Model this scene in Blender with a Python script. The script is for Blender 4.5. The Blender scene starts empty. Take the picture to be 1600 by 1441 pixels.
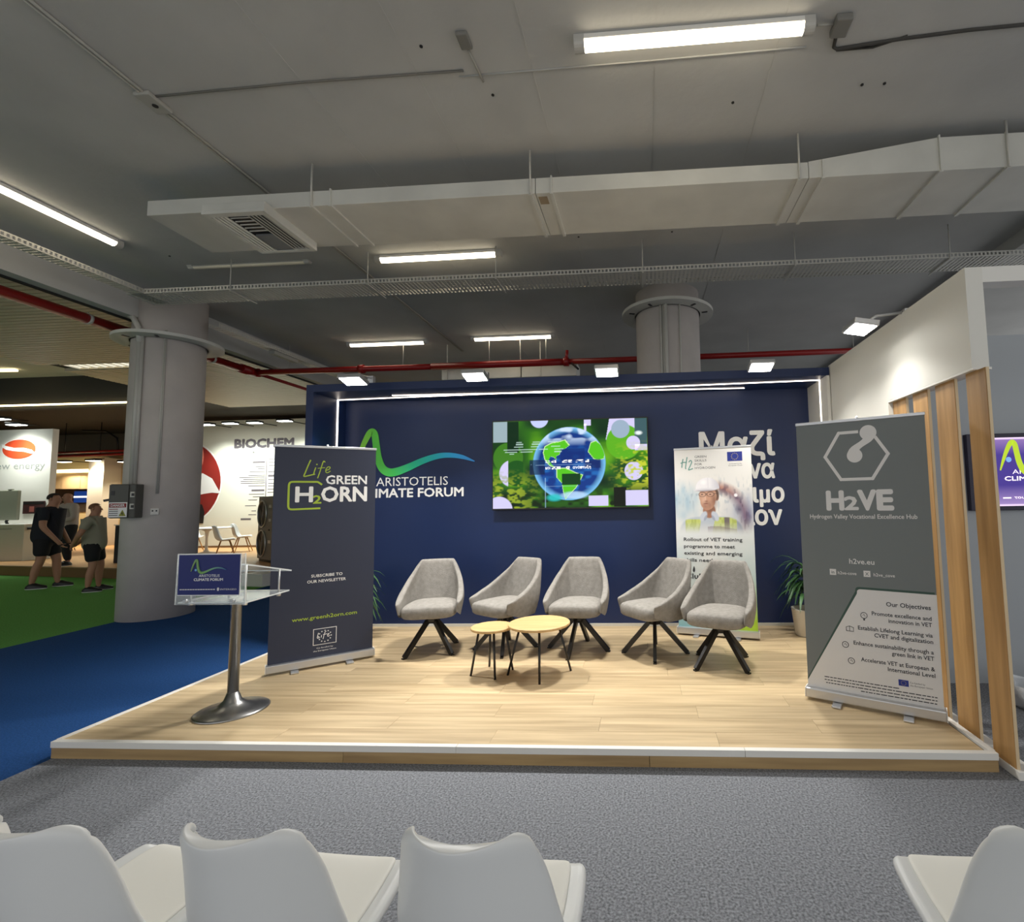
import bpy, bmesh, math, random
import numpy as np
from mathutils import Vector, Matrix, Euler
random.seed(7)
R = math.radians
SC = bpy.context.scene
COL = SC.collection

# ---------------------------------------------------------------- camera
CAM_Z = 1.56
FPX, CXP, CYP = 765.0, 960.0, 720.5          # focal length and principal point (photo is a crop), in 1600x1441 pixels
YAW, PITCH, ROLL = R(-3.48), R(4.41), R(-1.06)
_r = Vector((math.cos(YAW), -math.sin(YAW), 0))
_f = Vector((math.sin(YAW)*math.cos(PITCH), math.cos(YAW)*math.cos(PITCH), math.sin(PITCH)))
_u = _r.cross(_f)
CR = math.cos(ROLL)*_r + math.sin(ROLL)*_u
CU = -math.sin(ROLL)*_r + math.cos(ROLL)*_u
CF = _f
CAM = Vector((0, 0, CAM_Z))
cd = bpy.data.cameras.new('camera'); cam = bpy.data.objects.new('camera', cd); COL.objects.link(cam)
cd.sensor_fit = 'HORIZONTAL'; cd.sensor_width = 36; cd.lens = FPX/1600*36
cd.shift_x = -(CXP-800)/1600; cd.shift_y = (CYP-720.5)/1600
cd.clip_end = 200; cd.clip_start = .05
cam.matrix_world = Matrix(((CR.x, CU.x, -CF.x, CAM.x), (CR.y, CU.y, -CF.y, CAM.y), (CR.z, CU.z, -CF.z, CAM.z), (0, 0, 0, 1)))
SC.camera = cam

# ---------------------------------------------------------------- light of the hall and exposure
w = bpy.data.worlds.new('hall'); SC.world = w; w.use_nodes = True
w.node_tree.nodes['Background'].inputs[0].default_value = (.98, .99, 1.0, 1)
w.node_tree.nodes['Background'].inputs[1].default_value = .95
SC.view_settings.view_transform = 'Standard'; SC.view_settings.look = 'None'
SC.view_settings.gamma = 1; SC.view_settings.use_curve_mapping = False
SC.view_settings.exposure = 0.0
TUBE_E, STRIP_E, FLOOD_W = 9.0, 6.0, 34.0

# ---------------------------------------------------------------- survey helper: where a sight line meets a plane of the hall
def at(px, py, x=None, y=None, z=None):
    d = CR*((px-CXP)/FPX) - CU*((py-CYP)/FPX) + CF
    if z is not None: t = (z-CAM.z)/d.z
    elif y is not None: t = y/d.y
    else: t = x/d.x
    return CAM + d*t

# ---------------------------------------------------------------- materials
def lin(c):
    return tuple((v/12.92 if v <= .04045 else ((v+.055)/1.055)**2.4) for v in c)
def rgb(r, g, b): return lin((r/255, g/255, b/255))
MATS = {}
def mat(name, c, rough=.6, metal=0., var=0., scale=8., bump=0., bscale=60., stretch=None, spec=.5, alpha=None, emit=None, es=0., obj_var=0., c2=None, detail=4):
    if name in MATS: return MATS[name]
    m = bpy.data.materials.new(name); m.use_nodes = True
    nt = m.node_tree; b = nt.nodes['Principled BSDF']
    b.inputs['Base Color'].default_value = (*c, 1)
    b.inputs['Roughness'].default_value = rough; b.inputs['Metallic'].default_value = metal
    b.inputs['Specular IOR Level'].default_value = spec
    L = nt.links
    geo = nt.nodes.new('ShaderNodeNewGeometry')
    vec = geo.outputs['Position']
    if stretch:
        mp = nt.nodes.new('ShaderNodeMapping'); mp.inputs['Scale'].default_value = stretch
        L.new(vec, mp.inputs['Vector']); vec = mp.outputs['Vector']
    if obj_var:
        oi = nt.nodes.new('ShaderNodeObjectInfo')
        cm = nt.nodes.new('ShaderNodeCombineXYZ'); mm = nt.nodes.new('ShaderNodeMath'); mm.operation = 'MULTIPLY'; mm.inputs[1].default_value = 37
        L.new(oi.outputs['Random'], mm.inputs[0]); L.new(mm.outputs[0], cm.inputs['X']); L.new(mm.outputs[0], cm.inputs['Z'])
        va = nt.nodes.new('ShaderNodeVectorMath'); L.new(vec, va.inputs[0]); L.new(cm.outputs[0], va.inputs[1]); vec = va.outputs[0]
    if var or c2:
        n = nt.nodes.new('ShaderNodeTexNoise'); n.inputs['Scale'].default_value = scale; n.inputs['Detail'].default_value = detail
        L.new(vec, n.inputs['Vector'])
        r = nt.nodes.new('ShaderNodeValToRGB')
        ca = [max(0, v*(1-var)) for v in c]; cb = c2 if c2 else [min(1, v*(1+var)) for v in c]
        r.color_ramp.elements[0].position = .3; r.color_ramp.elements[1].position = .7
        r.color_ramp.elements[0].color = (*ca, 1); r.color_ramp.elements[1].color = (*cb, 1)
        L.new(n.outputs['Fac'], r.inputs['Fac'])
        out = r.outputs['Color']
        if obj_var:
            hs = nt.nodes.new('ShaderNodeHueSaturation')
            mr = nt.nodes.new('ShaderNodeMapRange'); mr.inputs['To Min'].default_value = 1-obj_var; mr.inputs['To Max'].default_value = 1+obj_var
            L.new(oi.outputs['Random'], mr.inputs['Value']); L.new(mr.outputs[0], hs.inputs['Value'])
            L.new(out, hs.inputs['Color']); out = hs.outputs['Color']
        L.new(out, b.inputs['Base Color'])
    if bump:
        n2 = nt.nodes.new('ShaderNodeTexNoise'); n2.inputs['Scale'].default_value = bscale; n2.inputs['Detail'].default_value = 3
        L.new(vec, n2.inputs['Vector'])
        bp = nt.nodes.new('ShaderNodeBump'); bp.inputs['Strength'].default_value = bump; bp.inputs['Distance'].default_value = .01
        L.new(n2.outputs['Fac'], bp.inputs['Height']); L.new(bp.outputs['Normal'], b.inputs['Normal'])
    if alpha is not None: b.inputs['Alpha'].default_value = alpha
    if emit:
        b.inputs['Emission Color'].default_value = (*emit, 1); b.inputs['Emission Strength'].default_value = es
    MATS[name] = m
    return m
def attr_mat(name, emit=0., rough=.5):
    if name in MATS: return MATS[name]
    m = bpy.data.materials.new(name); m.use_nodes = True; nt = m.node_tree; b = nt.nodes['Principled BSDF']
    a = nt.nodes.new('ShaderNodeAttribute'); a.attribute_name = 'print'
    b.inputs['Roughness'].default_value = rough
    if emit:
        b.inputs['Base Color'].default_value = (.005, .005, .005, 1); b.inputs['Specular IOR Level'].default_value = .15
        nt.links.new(a.outputs['Color'], b.inputs['Emission Color']); b.inputs['Emission Strength'].default_value = emit
    else: nt.links.new(a.outputs['Color'], b.inputs['Base Color'])
    MATS[name] = m; return m

# ---------------------------------------------------------------- mesh collecting
class MB:
    def __init__(s): s.v = []; s.f = []; s.sm = []
    def add(s, vs, fs, smooth=False):
        o = len(s.v); s.v += [tuple(v) for v in vs]
        s.f += [tuple(i+o for i in f) for f in fs]; s.sm += [smooth]*len(fs); return s
    def box(s, x0, x1, y0, y1, z0, z1, M=None):
        vs = [Vector((x, y, z)) for x in (x0, x1) for y in (y0, y1) for z in (z0, z1)]
        if M is not None: vs = [M @ v for v in vs]
        return s.add(vs, [(0,1,3,2), (4,6,7,5), (0,4,5,1), (2,3,7,6), (0,2,6,4), (1,5,7,3)])
    def bar(s, p, q, w, h=None, up=(0,0,1)):
        p, q = Vector(p), Vector(q); h = h or w; d = (q-p).normalized(); up = Vector(up)
        if abs(d.dot(up)) > .98: up = Vector((1,0,0))
        a = d.cross(up).normalized(); b = a.cross(d)
        vs = [c+a*i*w/2+b*j*h/2 for c in (p, q) for i, j in ((-1,-1), (1,-1), (1,1), (-1,1))]
        return s.add(vs, [(0,3,2,1), (4,5,6,7), (0,1,5,4), (1,2,6,5), (2,3,7,6), (3,0,4,7)])
    def tube(s, pts, r, n=10, cap=True, closed=False):
        pts = [Vector(p) for p in pts]; m = len(pts); rs = r if isinstance(r, (list, tuple)) else [r]*m
        vs = []; ref = None
        for i, p in enumerate(pts):
            if closed: d = (pts[(i+1) % m]-pts[i-1]).normalized()
            else: d = (pts[min(i+1, m-1)]-pts[max(i-1, 0)]).normalized()
            if ref is None: ref = Vector((0,0,1)) if abs(d.z) < .9 else Vector((1,0,0))
            a = d.cross(ref).normalized(); b = a.cross(d); ref = b
            vs += [p+(a*math.cos(2*math.pi*k/n)+b*math.sin(2*math.pi*k/n))*rs[i] for k in range(n)]
        fs = []
        for i in range(m if closed else m-1):
            j = (i+1) % m
            fs += [(i*n+k, i*n+(k+1) % n, j*n+(k+1) % n, j*n+k) for k in range(n)]
        s.add(vs, fs, True)
        if cap and not closed:
            o = len(s.v)-len(vs)
            s.f += [tuple(o+k for k in range(n))[::-1], tuple(o+(m-1)*n+k for k in range(n))]; s.sm += [False]*2
        return s
    def lathe(s, prof, c=(0,0,0), n=32, smooth=True, ry=1.):
        vs = []; fs = []
        for r, z in prof:
            vs += [(c[0]+r*math.cos(2*math.pi*k/n), c[1]+ry*r*math.sin(2*math.pi*k/n), c[2]+z) for k in range(n)]
        for i in range(len(prof)-1):
            fs += [(i*n+k, i*n+(k+1) % n, (i+1)*n+(k+1) % n, (i+1)*n+k) for k in range(n)]
        o = len(s.v); s.add(vs, fs, smooth)
        if prof[0][0] > 1e-4: s.f.append(tuple(o+k for k in range(n))[::-1]); s.sm.append(False)
        if prof[-1][0] > 1e-4: s.f.append(tuple(o+(len(prof)-1)*n+k for k in range(n))); s.sm.append(False)
        return s
    def prism(s, poly, a, b, axes='xz'):
        """extrude a 2D outline; axes tells which world axes the outline lives in"""
        def P(u, v, t): return {'xz': (u, t, v), 'xy': (u, v, t), 'yz': (t, u, v)}[axes]
        n = len(poly); vs = [P(u, v, a) for u, v in poly]+[P(u, v, b) for u, v in poly]
        return s.add(vs, [tuple(range(n)), tuple(range(2*n-1, n-1, -1))]+[(i, (i+1) % n, n+(i+1) % n, n+i) for i in range(n)])
    def grid(s, P, nu, nv, closed_u=False, smooth=True):
        vs = [P(i, j) for j in range(nv) for i in range(nu)]
        fs = [(j*nu+i, j*nu+(i+1) % nu, (j+1)*nu+(i+1) % nu, (j+1)*nu+i) for j in range(nv-1) for i in range(nu if closed_u else nu-1)]
        return s.add(vs, fs, smooth)
    def build(s, name, m, parent=None, bevel=0., sub=0, solid=0., seg=2, fixn=True):
        me = bpy.data.meshes.new(name); me.from_pydata(s.v, [], s.f)
        me.polygons.foreach_set('use_smooth', s.sm)
        me.materials.append(m)
        if fixn:
            bm = bmesh.new(); bm.from_mesh(me); bmesh.ops.recalc_face_normals(bm, faces=bm.faces); bm.to_mesh(me); bm.free()
        o = bpy.data.objects.new(name, me); COL.objects.link(o)
        if parent: o.parent = parent
        if solid:
            k = o.modifiers.new('thickness', 'SOLIDIFY'); k.thickness = solid; k.offset = 0
        if bevel:
            k = o.modifiers.new('edges', 'BEVEL'); k.width = bevel; k.segments = seg; k.limit_method = 'ANGLE'
        if sub:
            k = o.modifiers.new('smooth', 'SUBSURF'); k.levels = sub; k.render_levels = sub
        return o
def box(name, m, x0, x1, y0, y1, z0, z1, parent=None, bevel=0., M=None):
    return MB().box(x0, x1, y0, y1, z0, z1, M).build(name, m, parent, bevel)

def thing(name, label, cat, loc=(0,0,0), rotz=0, group=None):
    o = bpy.data.objects.new(name, None); COL.objects.link(o); o.empty_display_size = .1
    o.location = loc; o.rotation_euler = (0, 0, rotz); o['label'] = label; o['category'] = cat
    if group: o['group'] = group
    return o
def tag(o, label, cat, group=None):
    o['label'] = label; o['category'] = cat
    if group: o['group'] = group
    return o
def struct(o, label=None):
    o['kind'] = 'structure'
    if label: o['label'] = label
    return o
def stuff(o): o['kind'] = 'stuff'; return o
def copy_tree(o, parent=None):
    c = o.copy(); COL.objects.link(c)
    if parent: c.parent = parent
    for ch in list(o.children): copy_tree(ch, c)
    return c

# ---------------------------------------------------------------- flat print: lettering and coloured shapes on a panel (local x right, z up, facing -y)
def letters(name, s, m, parent, x, z, y=0., w=None, h=None, align='l', bold=0., shear=0., rot=0., thick=.0006, M=None):
    """text fitted to cap height h (and width w if given); x,z = left/centre/right of the baseline"""
    cu = bpy.data.curves.new(name, 'FONT'); cu.body = s; cu.size = 1; cu.shear = shear; cu.resolution_u = 2
    t = bpy.data.objects.new(name, cu); COL.objects.link(t)
    dg = bpy.context.evaluated_depsgraph_get(); me = bpy.data.meshes.new_from_object(t.evaluated_get(dg))
    bpy.data.objects.remove(t); bpy.data.curves.remove(cu)
    n = len(me.vertices); a = np.zeros(n*3); me.vertices.foreach_get('co', a); a = a.reshape(-1, 3)
    if n == 0: return None
    x0, x1 = a[:,0].min(), a[:,0].max()
    sy = h/.72 if h else None; sx = w/(x1-x0) if w else sy
    if sy is None: sy = sx
    X = (a[:,0]-x0)*sx; Z = a[:,1]*sy; W = (x1-x0)*sx
    X -= {'l': 0, 'c': W/2, 'r': W}[align]
    c, q = math.cos(rot), math.sin(rot)
    b = np.stack([x+X*c-Z*q, np.full(n, y), z+X*q+Z*c], 1)
    if bold:                                   # heavier strokes: overlay copies shifted all round
        fs = [tuple(p.vertices) for p in me.polygons]; k = bold*sy; vs = []; ff = []
        for a_ in range(8):
            o_ = len(vs); vs += [tuple(r) for r in b+np.array([k*math.cos(a_*math.pi/4), -.00015*a_, k*math.sin(a_*math.pi/4)])]; ff += [tuple(i+o_ for i in f) for f in fs]
        me = bpy.data.meshes.new(name); me.from_pydata(vs, [], ff)
    else: me.vertices.foreach_set('co', b.ravel())
    me.update()
    me.materials.clear(); me.materials.append(m); me.name = name
    o = bpy.data.objects.new(name, me); COL.objects.link(o); o.parent = parent
    return o
def shape(name, poly, m, parent, y=0., t=.0008, M=None):
    mb = MB().prism(poly, y, y-t, 'xz')
    if M is not None: mb.v = [tuple(M @ Vector(v)) for v in mb.v]
    return mb.build(name, m, parent)
def ell(cx, cz, rx, rz=None, n=28, a0=0, a1=360):
    rz = rz or rx; full = abs(a1-a0) >= 360
    return [(cx+rx*math.cos(R(a0+(a1-a0)*i/(n if full else n-1))), cz+rz*math.sin(R(a0+(a1-a0)*i/(n if full else n-1)))) for i in range(n)]
def stroke(pts, ws):
    """outline of a ribbon along pts with widths ws (smoothed)"""
    P = [Vector(p).to_2d() for p in pts]; n = len(P)
    if not isinstance(ws, (list, tuple)): ws = [ws]*n
    Lp, Rp = [], []
    for i, p in enumerate(P):
        d = (P[min(i+1, n-1)]-P[max(i-1, 0)]).normalized(); q = Vector((-d.y, d.x))
        Lp.append(tuple(p+q*ws[i]/2)); Rp.append(tuple(p-q*ws[i]/2))
    return Lp, Rp
def ribbon(name, pts, ws, m, parent, y=0., t=.001, cols=None, M=None):
    Lp, Rp = stroke(pts, ws); n = len(pts); mb = MB()
    vs = [(p[0], y-t, p[1]) for p in Lp]+[(p[0], y-t, p[1]) for p in Rp]+[(p[0], y, p[1]) for p in Lp]+[(p[0], y, p[1]) for p in Rp]
    if M is not None: vs = [tuple(M @ Vector(v)) for v in vs]
    fs = [(i, i+1, n+i+1, n+i) for i in range(n-1)]+[(i, 2*n+i, 2*n+i+1, i+1) for i in range(n-1)]+[(n+i, n+i+1, 3*n+i+1, 3*n+i) for i in range(n-1)]
    o = mb.add(vs, fs).build(name, m, parent, fixn=False)
    if cols:
        a = o.data.attributes.new('print', 'FLOAT_COLOR', 'POINT')
        a.data.foreach_set('color', np.array([[*c, 1] for c in (cols*4)], dtype=float).ravel())
    return o
def spline(pts, k=8):
    """Catmull-Rom through 2D/3D points"""
    P = [Vector(p) for p in pts]; out = []
    for i in range(len(P)-1):
        a, b, c, d = P[max(i-1, 0)], P[i], P[i+1], P[min(i+2, len(P)-1)]
        for j in range(k):
            t = j/k
            out.append(.5*((2*b)+(c-a)*t+(2*a-5*b+4*c-d)*t*t+(3*b-a-3*c+d)*t**3))
    return out+[P[-1]]
def picture(name, img, x0, x1, z0, z1, y, m, parent):
    """img: (H,W,3) linear colours drawn by code, carried as vertex colours of a flat sheet"""
    H, W = img.shape[:2]
    xs = np.linspace(x0, x1, W); zs = np.linspace(z1, z0, H)
    X, Z = np.meshgrid(xs, zs)
    co = np.stack([X, np.full_like(X, y), Z], -1).reshape(-1, 3)
    idx = np.arange(H*W).reshape(H, W)
    q = np.stack([idx[1:,:-1], idx[1:,1:], idx[:-1,1:], idx[:-1,:-1]], -1).reshape(-1, 4)
    me = bpy.data.meshes.new(name); me.vertices.add(H*W); me.vertices.foreach_set('co', co.ravel())
    me.loops.add(q.size); me.loops.foreach_set('vertex_index', q.ravel())
    me.polygons.add(len(q)); me.polygons.foreach_set('loop_start', np.arange(len(q))*4)
    me.update(calc_edges=True); me.validate()
    a = me.attributes.new('print', 'FLOAT_COLOR', 'POINT')
    a.data.foreach_set('color', np.concatenate([img, np.ones((H, W, 1))], -1).reshape(-1).astype(np.float32))
    me.materials.append(m)
    o = bpy.data.objects.new(name, me); COL.objects.link(o); o.parent = parent
    return o
def npnoise(H, W, cells, seed):
    r = np.random.RandomState(seed); g = r.rand(cells+2, cells+2)
    yy = np.linspace(0, cells, H); xx = np.linspace(0, cells, W)
    yi, xi = yy.astype(int), xx.astype(int); fy, fx = (yy-yi)[:,None], (xx-xi)[None,:]
    fy = fy*fy*(3-2*fy); fx = fx*fx*(3-2*fx)
    A = g[yi][:,xi]; B = g[yi][:,xi+1]; C = g[yi+1][:,xi]; D = g[yi+1][:,xi+1]
    return (A*(1-fx)+B*fx)*(1-fy)+(C*(1-fx)+D*fx)*fy
def blend(img, mask, c):
    c = np.array(c); img[:] = img*(1-mask[...,None])+c*mask[...,None]

# ---------------------------------------------------------------- palette
M_CEIL = mat('painted_concrete', rgb(188,188,185), .85, var=.07, scale=1.3, bump=.25, bscale=14)
M_WHITE = mat('white_laminate', rgb(232,230,224), .45)
M_WALLW = mat('white_wall', rgb(226,224,216), .6)
M_NAVY = mat('navy_panel', rgb(13,36,80), .45, var=.06, scale=2)
M_BLACK = mat('black_metal', rgb(22,22,24), .4)
M_DUCT = mat('painted_duct', rgb(205,204,196), .55, var=.08, scale=2.2)
M_GALV = mat('white_tray_metal', rgb(196,194,186), .5, metal=.1)
M_RED = mat('red_pipe_paint', rgb(150,24,22), .35)
M_ALU = mat('brushed_aluminium', rgb(205,206,208), .35, metal=.85)
M_STEEL = mat('brushed_steel', rgb(170,170,170), .3, metal=1., var=.08, scale=30, stretch=(1,1,.05))
M_INKW = mat('white_ink', rgb(248,248,246), .6)
M_INKK = mat('dark_ink', rgb(48,50,56), .6)
M_LIME = mat('lime_ink', rgb(170,196,60), .6)
M_GREY = mat('grey_paint', rgb(120,122,124), .6)
M_DARK = mat('dark_ceiling_paint', rgb(44,42,38), .8)
M_CONC = mat('painted_column', rgb(200,193,188), .8, var=.06, scale=2.5, bump=.2, bscale=18)
# ================================================================ the hall
H = 4.70
M_GCARP = mat('grey_carpet', rgb(134,137,143), .95, var=.5, scale=95, bump=.6, bscale=240, spec=.1, detail=3)
M_BCARP = mat('blue_carpet', rgb(38,76,130), .95, var=.25, scale=90, bump=.5, bscale=200, spec=.1)
M_NCARP = mat('green_carpet', rgb(108,172,88), .95, var=.2, scale=60, bump=.5, bscale=200, spec=.1)
struct(box('floor', M_GCARP, -3.75, 9, -5, 20, -.1, 0), 'grey carpet in front of and beside the stage')
struct(box('floor', M_BCARP, -7.3, -3.75, -5, 20, -.1, 0), 'blue carpet of the aisle left of the stage')
struct(box('floor', M_NCARP, -26, -7.3, -5, 26, -.1, 0), 'green carpet of the aisle at the far left')
struct(box('ceiling', M_CEIL, -7.18, 4.6, -4, 20.1, H, H+.25), 'pale grey painted concrete ceiling')
struct(box('ceiling', M_CEIL, 4.6, 10, -4, 20.1, H, H+.25), 'concrete ceiling bay beyond the beam at the right')
struct(box('trim_1', M_CEIL, 4.6, 4.95, -4, 18, 4.52, H), 'concrete downstand beam at the right')
struct(box('trim_2', M_CEIL, -7.34, -7.18, -4, 20, 4.27, H+.25), 'concrete downstand beam above the blue aisle')
struct(box('trim_3', M_DARK, -7.39, -7.34, -4, 20, 4.25, 4.33), 'dark edge strip between beam and slatted ceiling')
# slatted ceiling left of the beam: backing and slats (too fine to pick apart)
sc = MB().box(-11.58, -7.36, -4, 12.93, 4.38, 4.42).build('ceiling', mat('slat_gap', rgb(34,30,24), .8))
struct(sc, 'beige metal slat ceiling above the green aisle')
sl = MB()
y = 2.0
while y < 12.85:
    if not (8.52 < y < 8.92): sl.box(-11.58, -7.36, y, y+.074, 4.32, 4.38)
    else: sl.box(-8.72, -7.36, y, y+.074, 4.32, 4.38)
    y += .104
M_SLAT = mat('beige_slat', rgb(196,184,158), .45)
stuff(sl.build('slat', M_SLAT, sc))
gl = thing('ceiling_grille_light', 'louvred light panel set into the beige slat ceiling', 'ceiling light', (-9.99, 8.73, 4.32))
box('diffuser', mat('louvre_glow', rgb(240,235,215), .5, emit=(1,.93,.75), es=1.2), -1.15, 1.2, -.15, .15, .03, .05, gl)
for i in range(14): box('louvre', M_WHITE, -1.15+i*.18, -1.135+i*.18, -.15, .15, 0, .03, gl)
box('frame', M_SLAT, -1.18, 1.23, -.17, -.15, 0, .05, gl); box('frame', M_SLAT, -1.18, 1.23, .15, .17, 0, .05, gl)
struct(box('ceiling', M_CEIL, -26, -11.58, -4, 10.6, H, H+.2), 'pale ceiling beyond the slats at the far left')
struct(box('wall_far_left_bulkhead', M_DARK, -26, -11.58, 10.6, 10.75, 3.95, H), 'black bulkhead above the left booths')
struct(box('ceiling', M_DARK, -26, -11.58, 10.75, 24, 4.5, 4.65), 'black ceiling above the left booths')
struct(box('ceiling', M_DARK, -11.58, -7.18, 12.93, 24, 4.5, 4.65), 'black ceiling above the timeline booth')
struct(box('wall_far_left_fascia', M_DARK, -11.58, -7.36, 12.93, 13.03, 4.32, 4.55))
struct(box('wall_far', mat('far_wall_grey', rgb(104,102,96), .8, var=.05, scale=1.), -26, 10, 19.9, 20.1, 0, 5), 'far grey wall of the hall')
struct(box('wall_left', mat('side_wall_grey', rgb(96,92,86), .8), -26.2, -26, -4, 24, 0, 5), 'far left wall of the hall')

# ---------------------------------------------------------------- columns
def column(label, cx, cy, r, ringz, key):
    t = thing('concrete_column', label, 'column', (cx, cy, 0))
    MB().lathe([(r, 0), (r, 2), (r, H)], n=48).build('shaft', M_CONC, t)
    mb = MB(); n = 48; ro = r+.215
    prof = [(r+.02, 0), (ro, 0), (ro, .045), (r+.02, .045)]
    for k in range(4):
        pass
    mb.lathe(prof+[prof[0]], (0, 0, ringz), n=n, smooth=False)
    g = mb.build('collar', M_DUCT, t)
    for a in ((-160, -118, -52, -15) if key == 'r' else (-170, -108, -60)):
        c, s = math.cos(R(a)), math.sin(R(a))
        MB().bar(((r+.05)*c, (r+.05)*s, ringz-.003), ((ro-.08)*c, (ro-.08)*s, ringz-.003), .035, .008).build('slot', M_BLACK, g)
    return t
cl = column('round white concrete column on the blue carpet with a switch box', -7.11, 6.82, .43, 3.985, 'l')
cr_ = column('round white concrete column rising behind the navy stage wall', .41, 7.45, .485, 4.36, 'r')
def on_col(r, a, z): return (r*math.cos(R(a)), r*math.sin(R(a)), z)
# conduits on the right column
for a, rr in ((-104, .018), (-100, .014), (-96, .03), (-72, .014)):
    MB().tube([on_col(.485+rr, a, 2.6), on_col(.485+rr, a, 4.36)], rr, 8).build('conduit', M_GALV, cr_)
# conduits on the left column; the visible side faces the camera at about -44 degrees
for a, rr, z0 in ((-88, .03, 1.80), (-84, .02, 1.80), (-52, .011, 1.75), (-50, .008, 1.75)):
    MB().tube([on_col(.43+rr, a, z0), on_col(.43+rr, a, 4.1)], rr, 8).build('conduit', M_GALV, cl)
MB().tube([(.015, -.46, 3.9), (.0, -.47, 4.1), (-.08, -.48, 4.25), (-.25, -.42, 4.32)], .035, 8).build('conduit_bend', M_GALV, cl)
soc = box('socket', M_WHITE, -.045, .045, -.03, .005, -.045, .045, cl, .006); soc.location = on_col(.43, -53, 1.50); soc.rotation_euler = (0, 0, R(37))
for i in (-1, 1): box('socket_hole', M_BLACK, i*.02-.008, i*.02+.008, -.033, -.029, .0, .02, soc)
# switch box with its danger sign
sb = thing('switch_box', 'grey electrical switch box with a DANGER sign on the column', 'switch box', (-7.12+.44*math.cos(R(-86)), 6.82+.44*math.sin(R(-86)), 1.42), R(20))
M_BOX = mat('grey_box_paint', rgb(84,84,78), .5)
box('body', M_BOX, -.155, .125, -.18, .0, 0, .46, sb, .01)
dr = box('door', M_BOX, -.155, .055, -.196, -.18, .01, .45, sb, .004)
box('window', M_BLACK, -.13, -.095, -.2, -.194, .31, .37, dr)
for z in (.12, .28):
    lt = box('latch', M_GALV, .075, .12, -.2, -.178, z, z+.075, sb, .004); box('latch_hole', M_BLACK, .092, .12, -.204, -.195, z+.018, z+.055, lt)
MB().bar((-.16, -.1, .26), (-.25, -.12, .24), .03).build('lever', M_BLACK, sb)
sg = box('danger_sign', M_INKW, -.15, .05, -.202, -.196, .015, .215, sb)
shape('red_band', [(-.142, .145), (.042, .145), (.042, .2), (-.142, .2)], mat('sign_red', rgb(150,40,40), .6), sg, -.2025)
letters('lettering', 'DANGER', M_INKW, sg, -.05, .156, -.2038, w=.15, h=.036, align='c', bold=.02)
shape('triangle', [(-.035, .03), (.042, .03), (.004, .115)], mat('sign_yellow', rgb(150,150,50), .6), sg, -.2025)
shape('triangle_bolt', [(.0, .09), (.014, .065), (.006, .065), (.011, .038), (-.009, .07), (.001, .07)], M_BLACK, sg, -.2036)
for i in range(4): shape('small_print', [(-.14, .118-i*.027), (-.045, .118-i*.027), (-.045, .127-i*.027), (-.14, .127-i*.027)], mat('sign_red', (0,0,0)) if i == 0 else M_INKK, sg, -.2025)

# ---------------------------------------------------------------- ceiling services
M_CAB = mat('painted_conduit', rgb(170,168,160), .7)
def tube_light(label, p, q, lit=True, group='ceiling tube lights'):
    p, q = Vector(p), Vector(q); d = (q-p); L = d.length
    t = thing('tube_light', label, 'tube light', ((p.x+q.x)/2, (p.y+q.y)/2, H), math.atan2(d.y, d.x), group)
    m = mat('tube_glow' if lit else 'tube_off', rgb(240,232,210), .4, emit=(1, .87, .65) if lit else None, es=TUBE_E)
    pr = [(.045*math.cos(R(a)), -.035+.045*math.sin(R(a))) for a in range(180, 361, 20)]
    if not lit: pr = [(u*.6, v*.45) for u, v in pr]
    mb = MB().prism([(u, v) for u, v in pr], -L/2+.06, L/2-.06, 'yz'); mb.build('diffuser', m, t)
    box('housing', M_WHITE if lit else M_CAB, -L/2+.05, L/2-.05, -.05 if lit else -.03, .05 if lit else .03, -.036 if lit else -.016, 0, t, .004)
    for s in (-1, 1):
        MB().prism([(u*1.12, v*1.05+.001) for u, v in pr]+[(.05, 0), (-.05, 0)], s*L/2, s*(L/2-.07), 'yz').build('end_cap', mat('tube_cap', rgb(190,188,182), .4), t)
    return t
tube_light('brightest warm tube light at the top of the picture, nearest the camera', (-.41, 3.11, H), (1.19, 3.10, H))
tube_light('warm tube light between the vent and the duct, in front of the cable tray', (-3.36, 5.85, H), (-1.73, 5.84, H))
tube_light('left one of the two small tube lights above the red pipe', (-5.75, 9.06, H), (-4.14, 9.06, H))
tube_light('right one of the two small tube lights above the red pipe', (-3.25, 9.0, H), (-1.64, 9.0, H))
tube_light('tube light at the left edge running parallel to the beam', (-6.14, 3.62, H), (-6.14, 5.22, H))
tube_light('unlit tube fixture on the ceiling just behind the square air vent', (-5.9, 5.86, H), (-4.25, 5.86, H), False)
tube_light('unlit tube fixture on the ceiling behind the right end of the duct', (1.95, 5.0, H), (3.55, 4.98, H), False)
for i, (x, y) in enumerate(((-3.6, .2), (-.4, .2), (2.6, .2), (-2., -2.6), (1.6, -2.6))):
    tube_light(('tube light on the ceiling behind the camera, front row, at the left', 'tube light on the ceiling behind the camera, front row, in the middle', 'tube light on the ceiling behind the camera, front row, at the right', 'tube light on the ceiling behind the camera, back row, at the left', 'tube light on the ceiling behind the camera, back row, at the right')[i], (x, y, H), (x+1.6, y, H))
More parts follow.
